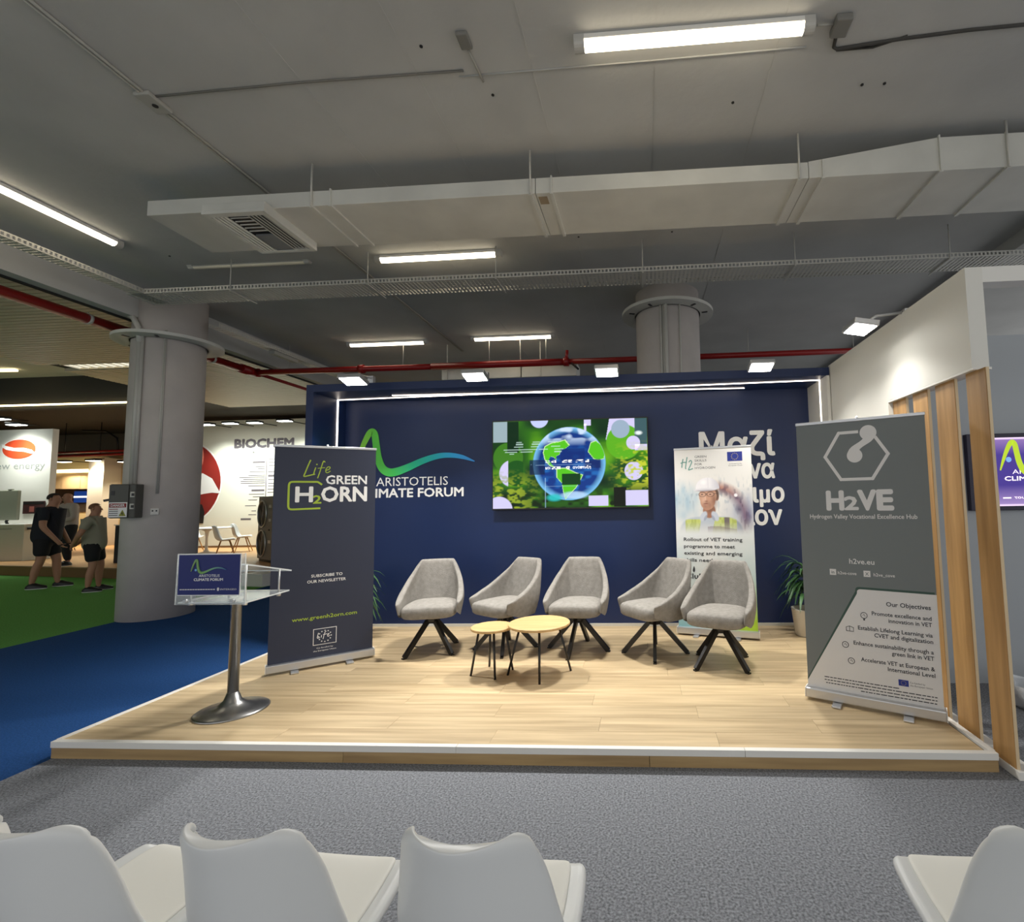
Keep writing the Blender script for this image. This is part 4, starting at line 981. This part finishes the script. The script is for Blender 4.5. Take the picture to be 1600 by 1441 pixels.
# ================================================================ stands across the aisle
BZ = .22
M_BFL = mat('booth_floor', rgb(206,160,108), .45, scale=2, stretch=(1,6,1), var=.12)
plat = [(-7.3, 9.45), (-7.3, 19.5), (-25, 19.5), (-25, 12.85), (-18, 11.5)]
o = MB().prism(plat, 0, BZ, 'xy').build('booth_platform', M_BFL)
tag(o, 'raised wooden platform of the stands beyond the green carpet', 'platform')
rz = math.atan2(2.05, -10.7)
MB().bar((-7.3, 9.44, BZ/2-.005), (-18, 11.49, BZ/2-.005), .012, BZ-.012).build('riser_board', mat('brown_riser', rgb(120,88,54), .6), o)
MB().bar((-7.3, 9.44, BZ+.004), (-18, 11.49, BZ+.004), .05, .012).build('edge_trim', mat('riser_edge', rgb(150,128,96), .6), o)
p = at(397, 917, z=0); t = thing('step_box', 'pale box on the green carpet seen through the acrylic lectern', 'box', (p.x, p.y, 0), R(-12))
box('body', M_WALLW, -.32, .20, 0, .4, 0, .22, t, .005); box('lid', M_WHITE, -.325, .205, -.005, .405, .22, .24, t, .003)

# timeline wall with the red sphere
WYB = 15.2
bwall = thing('exhibition_wall', 'white exhibition wall with a big red ball graphic and timeline', 'exhibition wall', (0, WYB, BZ))
zt = at(400, 656, y=WYB).z-BZ
box('panel', mat('warm_white_wall', rgb(226,226,212), .6), -15.6, -9.3, 0, .12, 0, zt, bwall)
box('baseboard', mat('brown_riser', (0,0,0)), -15.6, -9.3, -.02, 0, 0, .06, bwall)
def bp(px, py): q = at(px, py, y=WYB); return q.x, q.z-BZ
cx, cz = bp(283, 755); ex, _ = bp(345, 752); _, ez = bp(283, 690); rx, rzz = ex-cx, ez-cz
dsk = shape('red_ball', ell(cx, cz, rx, rzz, 48), mat('ball_red', rgb(160,44,34), .5, c2=rgb(120,30,26), var=.1, scale=.8), bwall, -.001, .01)
shape('ball_rim', ell(cx, cz, rx*1.035, rzz*1.035, 48), M_INKW, bwall, -.0005, .002)
sw_ = [bp(*q) for q in ((300,738),(318,740),(332,748),(342,766),(344,771),(332,770),(318,772),(300,776))]
shape('white_band', sw_, M_INKG, bwall, -.012, .003); shape('dark_figure', [bp(*q) for q in ((300,790),(316,788),(320,800),(318,818),(300,818))], M_BLACK, bwall, -.012, .003)
shape('pink_highlight', ell(*bp(309, 714), .22, .5, 20), mat('ball_pink', rgb(222,130,112), .5), bwall, -.012, .003)
x, z = bp(367, 700); x2, z2 = bp(459, 687); letters('lettering', 'BIOCHEM', mat('grey_ink', rgb(104,98,104), .6), bwall, x, z, -.004, w=x2-x, h=.28, bold=.06)
x, z = bp(367, 708.5); x2, _ = bp(415, 708); letters('lettering', 'ΑΡΔΕΥΤΙΚΗ Α.Ε', mat('pale_grey_ink', rgb(160,164,160), .6), bwall, x, z, -.004, w=x2-x, h=.09)
for py, a, b in ((724,395,414),(730,399,414),(733,403,414),(738,390,414),(744,388,414),(747,374,414),(750,380,414),(753,376,414),(756,376,414),(760,388,414),(768,393,413),(773,389,413),(777,395,413),(782,388,402),(791,383,400),(799,393,400),(805,388,400),(813,376,392),(718,420,432),(723,420,432),(728,420,432),(738,419,432),(745,419,428),(750,419,432),(756,419,432),(760,419,432),(765,418,432),(770,418,432)):
    (xa, za), (xb, _) = bp(a, py), bp(b, py); shape('timeline_text', [(xa, za), (xb, za), (xb, za+.022 if py not in (724,768,745,813) else za+.06), (xa, za+.022 if py not in (724,768,745,813) else za+.06)], MATS['grey_ink'], bwall, -.001, .002)
(xa, za), (_, zb) = bp(417, 717), bp(417, 785); shape('timeline_axis', [(xa-.012, za), (xa+.012, za), (xa+.012, zb), (xa-.012, zb)], MATS['grey_ink'], bwall, -.001, .002)
def mini_spot(label, px, py, y, wall, grp='small spotlights of the stands opposite', warm=False, e=60):
    q = at(px, py, y=y); t = thing('spotlight', label, 'spotlight', q, 0, grp)
    MB().box(-.2, .2, -.12, .12, 0, .06).build('head', M_BLACK, t, .01); MB().box(-.18, .18, -.10, .10, -.012, 0).build('lens', mat('spot_warm' if warm else 'spot_cool', rgb(255,250,240), .4, emit=(1,.85,.6) if warm else (.95,1,.95), es=14), t)
    MB().tube([(0, .05, .03), (0, wall-y, .05)], .015, 6).build('arm', M_BLACK, t)
    ld = bpy.data.lights.new('beam', 'SPOT'); ld.energy = e; ld.spot_size = R(120); ld.spot_blend = .8; ld.shadow_soft_size = .15; ld.color = (1, .85, .62) if warm else (.95, 1, .93)
    lo = bpy.data.objects.new('beam', ld); COL.objects.link(lo); lo.parent = t; lo.location = (0, 0, -.05); lo.rotation_euler = (R(12), 0, 0)
for i, px in enumerate((323, 360, 398, 445)):
    mini_spot(('spotlight over the timeline wall nearest the white column', 'spotlight over the timeline wall, second from the column', 'spotlight over the timeline wall, third from the column', 'spotlight over the timeline wall nearest the navy stage wall')[i], px, (664, 662, 661, 658)[i], WYB-.9, WYB, e=260)
# table and chairs of that stand
q = at(322, 865, z=BZ)
tt = thing('round_table', 'white pedestal table in the stand with the red ball', 'table', (q.x, q.y, BZ))
MB().lathe([(0, 0), (.27, 0), (.27, .015), (.08, .05), (.035, .12), (.03, .45), (.05, .62), (.16, .70)], n=28).build('pedestal', M_WHITE, tt)
MB().lathe([(0, .70), (.62, .70), (.63, .715), (.62, .73), (0, .73)], n=40).build('tabletop', M_WHITE, tt)
GB = 'white shell chairs of the opposite stand'
for lb_, px, py, r_ in (('white shell chair with wooden legs beside the column, left of the pedestal table', 300, 862, 65), ('white shell chair with wooden legs in front of the pedestal table', 351, 869, 130), ('white shell chair with wooden legs at the right end of the pedestal table', 378, 862, 120)):
    q = at(px, py, z=BZ); audience_chair('shell_chair', lb_, q.x, q.y, r_, GB, BZ)
# outdoor unit with two fans
P1 = at(423, 880.5, z=BZ); P0 = at(394.5, 875, z=BZ); dv = (P0-P1).normalized()
hp_ = thing('heat_pump', 'dark grey outdoor heat pump with two round fans behind the navy banner', 'heat pump', (P1.x, P1.y, BZ), math.atan2(-dv.y, -dv.x))
# local: x runs from the far left end (-1) to the near right end (0), front faces -y
UW, UH = .98, 1.55
M_UNIT = mat('unit_grey', rgb(128,122,112), .5, metal=.2)
box('casing', M_UNIT, -UW, 0, 0, .40, .06, UH, hp_, .015); box('plinth', M_BLACK, -UW+.05, -.05, .03, .37, 0, .06, hp_)
for zc_ in (.43, 1.13):
    fr_ = MB().tube([(-.66+.30*math.cos(a), -.015, zc_+.31*math.sin(a)) for a in np.linspace(0, 2*math.pi, 33)[:-1]], .018, 8, closed=True).build('fan_ring', M_ALU, hp_)
    MB().prism(ell(-.66, zc_, .29, .30), -.004, .0, 'xz').build('fan_well', M_BLACK, fr_)
    for k in range(3):
        a = R(120*k+30); MB().add([(-.66+.05*math.cos(a), -.008, zc_+.05*math.sin(a)), (-.66+.27*math.cos(a-.3), -.012, zc_+.27*math.sin(a-.3)), (-.66+.27*math.cos(a+.35), -.006, zc_+.27*math.sin(a+.35))], [(0,1,2)]).build('fan_blade', mat('blade_grey', rgb(60,58,54), .5), fr_, solid=.004)
    MB().bar((-.66, -.02, zc_-.29), (-.66+.1, -.02, zc_+.29), .01).build('guard_bar', M_ALU, fr_)
for zc_ in (1.28, .95, .45): box('badge', M_ALU, -.24, -.08, -.006, 0, zc_, zc_+.07, hp_)
box('drain_knob', M_BLACK, -.19, -.15, -.02, 0, .74, .78, hp_)

# stand at the far left: white panel with a red emblem
EY = 12.6
ep = thing('exhibition_wall', 'white panel with a red and orange ball emblem at the left edge', 'exhibition wall', (0, EY, BZ))
def ap(px, py): q = at(px, py, y=EY); return q.x, q.z-BZ
xr, ztp = ap(83, 670)
box('panel', M_WALLW, -20.5, xr, 0, .15, 0, ztp, ep); box('red_base', mat('base_red', rgb(130,26,34), .5), -20.5, xr+.005, -.02, 0, 0, .12, ep)
cx, cz = ap(30, 702); rx = ap(56, 702)[0]-cx; rzz = ap(30, 687)[1]-cz
em = shape('emblem', ell(cx, cz, rx, rzz, 40), mat('emblem_red', rgb(206,52,36), .5, c2=rgb(230,100,50), var=.1, scale=.7), ep, -.001, .006)
shape('emblem_rim', ell(cx, cz, rx*1.05, rzz*1.07, 40), M_INKW, ep, -.0005, .001)
shape('emblem_band', [ap(*q) for q in ((3,694),(10,697),(22,700),(38,700),(50,703),(56,708),(50,709),(38,706),(22,705),(10,703),(4,699))], M_INKW, ep, -.008, .002)
x, z = ap(-14, 734); x2, _ = ap(70, 733); letters('lettering', 'new energy', mat('pale_grey_ink', (0,0,0)), ep, x, z, -.004, w=x2-x, h=.2)
(xa, za), (xb, zb) = ap(37, 803), ap(72, 783); ps = thing('wall_poster', 'small dark red poster on the white panel beside the standing man', 'poster', ((xa+xb)/2, EY-.01, za+BZ))
box('board', mat('poster_red', rgb(84,28,30), .6, c2=rgb(40,14,16), var=.3, scale=6), -(xb-xa)/2, (xb-xa)/2, -.02, 0, 0, zb-za, ps)
box('poster_figure', mat('poster_pink', rgb(150,84,76), .6), -.12, .02, -.024, -.02, .05, .2, ps); box('poster_strip', M_BLACK, -.3, .3, -.024, -.02, .26, .32, ps)
# counter with a monitor in front of it
q = at(34, 877, z=BZ)
ct = thing('counter', 'grey white display counter at the left edge with a black knob', 'counter', (q.x, q.y, BZ))
hh_ = at(36, 819, y=q.y).z-BZ
box('body', mat('counter_grey', rgb(186,182,166), .55), -1.6, 0, 0, .6, 0, hh_-.03, ct, .01); box('top', M_WHITE, -1.62, .02, -.02, .62, hh_-.03, hh_, ct, .008)
MB().lathe([(.06, -.03), (.06, .03)], (.05, .1, hh_-.12), 14).build('knob', M_BLACK, ct); box('slot', M_BLACK, -.7, -.35, -.004, 0, hh_-.13, hh_-.12, ct)
qm = at(25, 812, y=q.y+.25)
mo = thing('monitor', 'grey monitor seen from behind on the display counter', 'monitor', (qm.x, qm.y, hh_+BZ))
zt_ = at(25, 766, y=q.y+.25).z-(hh_+BZ)
box('back', mat('monitor_grey', rgb(140,142,126), .5), -1.2, 0, 0, .08, .1, zt_, mo, .02); MB().tube([(-.3, .04, 0), (-.34, .04, .06), (-.3, .04, .12)], .03, 8).build('stand', M_BLACK, mo)
box('camera_bump', mat('monitor_grey', (0,0,0)), -.3, -.2, .0, .06, zt_, zt_+.03, mo)
# lit room behind
RY = 17.0
rm = thing('exhibition_wall', 'warmly lit back wall of the stand behind the three men', 'exhibition wall', (0, RY, BZ))
def rp_(px, py): q = at(px, py, y=RY); return q.x, q.z-BZ
def rbox(name, m, a, b, c, d, y0, y1): (xa, zb), (xb, za) = rp_(a, c), rp_(b, d); return box(name, m, xa, xb, y0, y1, max(0, za), zb, rm)
rbox('panel', mat('cream_wall', rgb(214,196,150), .6), 60, 215, 716, 890, 0, .1)
rbox('upper_cabinet', mat('beige_cabinet', rgb(176,152,116), .5), 84, 113, 741, 764, -.35, 0); rbox('upper_cabinet', MATS['beige_cabinet'], 114, 142, 741, 764, -.35, 0); rbox('upper_cabinet', MATS['beige_cabinet'], 143, 165, 741, 764, -.35, 0)
rbox('dark_splashback', mat('dark_recess', rgb(64,54,44), .6), 84, 148, 764, 800, -.02, 0); rbox('brown_panel', mat('brown_panel', rgb(120,100,70), .6), 148, 165, 764, 860, -.1, 0)
rbox('door_post', M_WALLW, 168, 182, 718, 870, -.6, 0); rbox('light_trough', mat('trough_glow', rgb(250,230,170), .5, emit=(1,.85,.5), es=2.2), 80, 164, 736, 739, -.5, -.4)
rbox('screen', mat('blue_screen', rgb(20,40,90), .4, emit=rgb(30,70,150), es=.6), 119, 144, 768, 785, -.06, -.02); rbox('screen_line', mat('white_line', rgb(240,240,255), .4, emit=(.9,.95,1), es=2), 119, 141, 775.5, 777.5, -.08, -.06)
struct(box('wall_far_left', mat('grey_back_wall', rgb(120,112,96), .7), -26, -13.6, 18.0, 18.1, BZ, 4.5), 'dim wall above the lit room at the left')
q = at(184, 880, z=BZ); db = thing('display_stand', 'black upright display stand at the left edge of the column', 'display stand', (q.x, q.y, BZ)); zt_ = at(184, 820, y=q.y).z-BZ
box('body', M_BLACK, -.12, .14, 0, .3, 0, zt_-.02, db, .005); box('top', M_WHITE, -.14, .16, -.02, .32, zt_-.02, zt_, db)
q = at(167, 870, z=BZ); sd_ = thing('side_table', 'small table with white papers behind the man in the grey polo', 'table', (q.x, q.y+1, BZ)); zt_ = at(167, 822, y=q.y+1).z-BZ
box('tabletop', M_WHITE, -.4, .25, -.2, .2, zt_-.35, zt_-.32, sd_); box('paper_stand', M_INKW, -.3, .2, .0, .05, zt_-.32, zt_, sd_)
for sx in (-.36, .21): MB().tube([(sx, 0, 0), (sx, 0, zt_-.35)], .025, 8).build('leg', M_BEECH, sd_)
# light strips, pipes and cables under the dark ceiling
q0, q1 = at(-20, 635, y=10.5), at(205, 628.5, y=10.5)
tag(MB().bar(q0, q1, .03, .035).build('light_strip', mat('warm_strip', rgb(255,240,200), .4, emit=(1,.82,.45), es=5)), 'long warm light strip on the black bulkhead left of the column', 'light strip')
q0, q1 = at(-20, 579.5, z=4.66), at(26, 579, z=4.66)
tag(MB().bar(q0, q1, .06, .04).build('light_strip', MATS['warm_strip']), 'short yellow light strip at the left edge above the bulkhead', 'light strip')
mini_spot('glaring spotlight above the white panel at the left edge', 0, 655, 12.0, EY, e=180); mini_spot('small spotlight on the top right of the white emblem panel', 26, 664, 12.1, EY, e=120)
mini_spot('warm spotlight in the lit room, left one', 100, 722, 16.2, RY, warm=True, e=300); mini_spot('warm spotlight in the lit room beside the door post', 146, 720, 16.2, RY, warm=True, e=300); mini_spot('warm spotlight at the edge of the column in the lit room', 196, 722, 16.2, RY, warm=True, e=220)
t = thing('pipe_run', 'dark red pipes under the ceiling above the lit room', 'pipe', at(84, 708, y=15.5))
L_ = (at(205, 706, y=15.5)-at(84, 708, y=15.5)).length
for dz in (0, -.12): MB().tube([(0, 0, dz), (L_, 0, dz+.03)], .04, 8).build('pipe', M_RED, t)
for x in (.4, 1.7): MB().tube([(x, 0, -.12), (x, 0, 4.5-t.location.z)], .012, 6).build('rod', M_BLACK, t)
MB().tube([(1.0, 0, .75), (1.9, 0, .7), (2.3, 0, .45), (2.35, 0, 0)], .03, 8).build('cable', M_BLACK, t)

# ================================================================ people
def skin(name, J, E, m, parent, sub=2):
    """grow one continuous surface round a skeleton: J = joint -> (position, radius), E = joint pairs"""
    K = list(J); me = bpy.data.meshes.new(name); me.from_pydata([J[k][0] for k in K], [(K.index(a), K.index(b)) for a, b in E], [])
    o = bpy.data.objects.new(name, me); COL.objects.link(o)
    o.modifiers.new('skin', 'SKIN'); sv = me.skin_vertices[0].data
    for i, k in enumerate(K):
        r = J[k][1]; sv[i].radius = (r, r) if not isinstance(r, tuple) else r; sv[i].use_root = (i == 0)
    s = o.modifiers.new('sub', 'SUBSURF'); s.levels = s.render_levels = sub
    dg = bpy.context.evaluated_depsgraph_get(); dg.update()
    m2 = bpy.data.meshes.new_from_object(o.evaluated_get(dg)); bpy.data.objects.remove(o)
    m2.name = name; m2.materials.clear(); m2.materials.append(m); m2.polygons.foreach_set('use_smooth', [True]*len(m2.polygons))
    o = bpy.data.objects.new(name, m2); COL.objects.link(o); o.parent = parent
    return o
def person(label, loc, rz, Ht, hips, feet, hands, elbows, lean, shirt, trousers, shortp, skinc, hairc, bald=False, belly=1., headturn=0, shoe=None):
    """local: facing +y; all lengths as fractions of the height"""
    t = thing('person', label, 'person', loc, rz); k = Ht
    V = lambda x, y, z: (x*k, y*k, z*k)
    pel = V(0, 0, .52); che = V(0, lean*.6, .70); neck = V(0, lean, .835); head = V(.0, lean*1.1+.01, .905)
    M_SK = mat('skin_'+hairc[0], skinc, .55)
    hy = lean*1.1+.012
    J = {'pel': (pel, .07*k*belly), 'che': (che, .072*k*belly), 'sho': (V(0, lean*.92, .79), .062*k), 'neck': (neck, .034*k), 'jaw': (V(0, hy+.012, .872), .042*k), 'skull': (V(0, hy, .925), .052*k), 'top': (V(0, hy-.005, .962), .034*k)}
    E = [('pel','che'), ('che','sho'), ('sho','neck'), ('neck','jaw'), ('jaw','skull'), ('skull','top')]
    for s, n in ((-1, 'l'), (1, 'r')):
        el = elbows[0 if s < 0 else 1]; ha = hands[0 if s < 0 else 1]
        sh = (s*.105, lean*.92, .795)
        J['sh'+n] = (V(*sh), .040*k); J['el'+n] = (V(*el), .028*k); J['wr'+n] = (V(*ha), .019*k)
        E += [('sho','sh'+n), ('sh'+n,'el'+n), ('el'+n,'wr'+n)]
        d = Vector(ha)-Vector(el); d.normalize(); pm = Vector(ha)+d*.035; J['pa'+n] = (V(*pm), (.022*k, .013*k)); E.append(('wr'+n, 'pa'+n))
        ft = feet[0 if s < 0 else 1]; kn = ((s*.055+ft[0])/2, ft[1]*.5+.02, .285)
        J['hi'+n] = (V(s*.05, 0, .49), .062*k); J['kn'+n] = (V(*kn), .036*k); J['ca'+n] = (V(kn[0]*.5+ft[0]*.5, kn[1]*.5+ft[1]*.5-.012, .19), .036*k); J['an'+n] = (V(ft[0], ft[1]-.01, .045), .022*k); J['to'+n] = (V(ft[0]+s*.01, ft[1]+.075, .022), .02*k)
        E += [('pel','hi'+n), ('hi'+n,'kn'+n), ('kn'+n,'ca'+n), ('ca'+n,'an'+n), ('an'+n,'to'+n)]
    body = skin('body', J, E, M_SK, t)
    # five fingers on each hand, rooted in the palm
    for s, n in ((-1, 'l'), (1, 'r')):
        el = Vector(elbows[0 if s < 0 else 1]); ha = Vector(hands[0 if s < 0 else 1]); d = (ha-el).normalized(); side = d.cross(Vector((0, 1, .2))).normalized()
        nrm = side.cross(d).normalized(); pm = ha+d*.045
        for f in range(5):
            L = (.030, .043, .048, .045, .036)[f]; o_ = side*(-.016+.008*f) if f else side*-.02-d*.02
            dd = d if f else (d-side*.9).normalized()
            a = pm+o_; b = a+dd*L*.5+nrm*.004; c = b+dd*L*.4+nrm*.014
            MB().tube([a*k, b*k, c*k], [.0048*k, .0044*k, .0036*k], 6).build('finger', M_SK, body)
    # face
    for s in (-1, 1):
        MB().lathe([(0, -.004), (.006, -.003), (.006, .003), (0, .004)], V(s*.019, hy+.047, .918), 8).build('eye', M_BLACK, body)
        MB().lathe([(0, -.018*k), (.008*k, -.008*k), (.009*k, .008*k), (0, .017*k)], V(s*.050, hy-.004, .912), 8).build('ear', M_SK, body)
    MB().add([V(-.010, hy+.048, .893), V(.010, hy+.048, .893), V(0, hy+.066, .897), V(0, hy+.05, .925)], [(0,1,2), (0,2,3), (1,3,2)]).build('nose', M_SK, body)
    MB().box(*[c*k for c in (-.018, .018, hy+.046, hy+.052, .878, .882)]).build('mouth', mat('lip', rgb(130,70,62), .5), body)
    if not bald:
        hb = MB()
        def hp2(i, j):
            a = 2*math.pi*i/20; e = R(-18+108*j/8); fr = max(0, math.sin(a)); e2 = e if fr < .3 else R(38+52*j/8)
            rr = .049*math.cos(e2); return V(rr*math.cos(a), hy-.002+rr*1.12*math.sin(a), .926+.05*math.sin(e2))
        hb.grid(hp2, 20, 9, True); hb.build('hair', mat('hair_'+hairc[0], hairc[1], .8), t)
    # shirt with sleeves
    J2 = {'che': (V(0, lean*.6, .70), .098*k*belly), 'wai': (V(0, .0, .55), .1*k*belly), 'hem': (V(0, 0, .43), .095*k*belly), 'sho': (V(0, lean*.9, .785), .072*k), 'col': (V(0, lean*.98, .83), .042*k)}
    E2 = [('che','wai'), ('wai','hem'), ('che','sho'), ('sho','col')]
    for s, n in ((-1, 'l'), (1, 'r')):
        el = Vector(elbows[0 if s < 0 else 1]); sh = Vector((s*.112, lean*.92, .795)); en = sh.lerp(el, .72 if shortp else 1.)
        J2['sh'+n] = (V(*sh), .050*k); J2['sl'+n] = (V(*en), .042*k); E2 += [('sho','sh'+n), ('sh'+n,'sl'+n)]
        if not shortp: J2['cu'+n] = (V(*el.lerp(Vector(hands[0 if s < 0 else 1]), .85)), .03*k); E2.append(('sl'+n,'cu'+n))
    skin('shirt', J2, E2, shirt, t)
    # shorts or trousers
    J3 = {'wai': (V(0, 0, .60), .08*k*belly), 'cro': (V(0, 0, .48), .088*k*belly)}; E3 = [('wai','cro')]
    for s, n in ((-1, 'l'), (1, 'r')):
        ft = feet[0 if s < 0 else 1]; kn = Vector(((s*.055+ft[0])/2, ft[1]*.5+.02, .285)); h0 = Vector((s*.055, 0, .46))
        J3['hi'+n] = (V(*h0), .072*k); e_ = h0.lerp(kn, .82 if shortp else 1.); J3['kn'+n] = (V(*e_), (.060 if shortp else .048)*k); E3 += [('cro','hi'+n), ('hi'+n,'kn'+n)]
        if not shortp: J3['an'+n] = (V(ft[0], ft[1]-.01, .06), .034*k); E3.append(('kn'+n,'an'+n))
        so = MB()
        def shp(i, j):
            a = 2*math.pi*i/16; z = (0, .012, .03, .05, .06)[j]; sc_ = (1, 1.04, 1, .72, .4)[j]
            return V(ft[0]+s*.006+.030*sc_*math.cos(a), ft[1]+.03-(.022 if j > 2 else 0)+.080*sc_*math.sin(a)*(1 if j < 3 else .7), z)
        so.grid(shp, 16, 5, True); so.f.append(tuple(range(len(so.v)-80, len(so.v)-64))); so.sm.append(False)
        sho = so.build('shoe', shoe or M_BLACK, t)
        if shoe is None: MB().lathe([(.031*k, 0), (.033*k, .008*k)], V(ft[0]+s*.006, ft[1]+.03, 0), 16, ry=2.6).build('sole', M_INKG, sho)
    skin('trousers' if not shortp else 'shorts', J3, E3, trousers, t)
    return t
M_NAVS = mat('navy_polo', rgb(24,26,38), .85); M_GRYS = mat('grey_polo', rgb(150,146,130), .85); M_BLKS = mat('black_shorts', rgb(20,20,24), .85); M_LTSH = mat('pale_shirt', rgb(170,158,150), .8)
SKN = rgb(176,128,102)
q = at(67, 919, z=0)
person('heavy man in navy polo and black shorts standing on the green carpet', (q.x, q.y, 0), R(-62), 1.93, None, ((-.06, .09), (.06, -.05)), ((-.15, .10, .47), (.15, .16, .47)), ((-.165, .02, .63), (.165, .04, .63)), .025, M_NAVS, M_BLKS, True, SKN, ('dark', rgb(40,34,32)), belly=1.22)
q = at(143, 924, z=0)
person('man in grey polo and black shorts with hands behind his back', (q.x, q.y, 0), R(-58), 1.70, None, ((-.075, .04), (.075, .0)), ((-.03, -.16, .52), (.04, -.16, .515)), ((-.175, -.09, .63), (.175, -.07, .63)), -.02, M_GRYS, M_BLKS, True, SKN, ('fair', rgb(120,84,62)), belly=1.12)
q = at(103, 884, z=BZ)
person('bald man in a pale shirt and dark trousers facing the camera', (q.x, q.y, BZ), R(165), 1.78, None, ((-.06, .02), (.06, -.03)), ((-.06, .13, .60), (.06, .13, .58)), ((-.16, .02, .62), (.16, .02, .62)), .01, M_LTSH, M_BLKS, False, rgb(168,120,96), ('none', rgb(60,50,46)), bald=True)
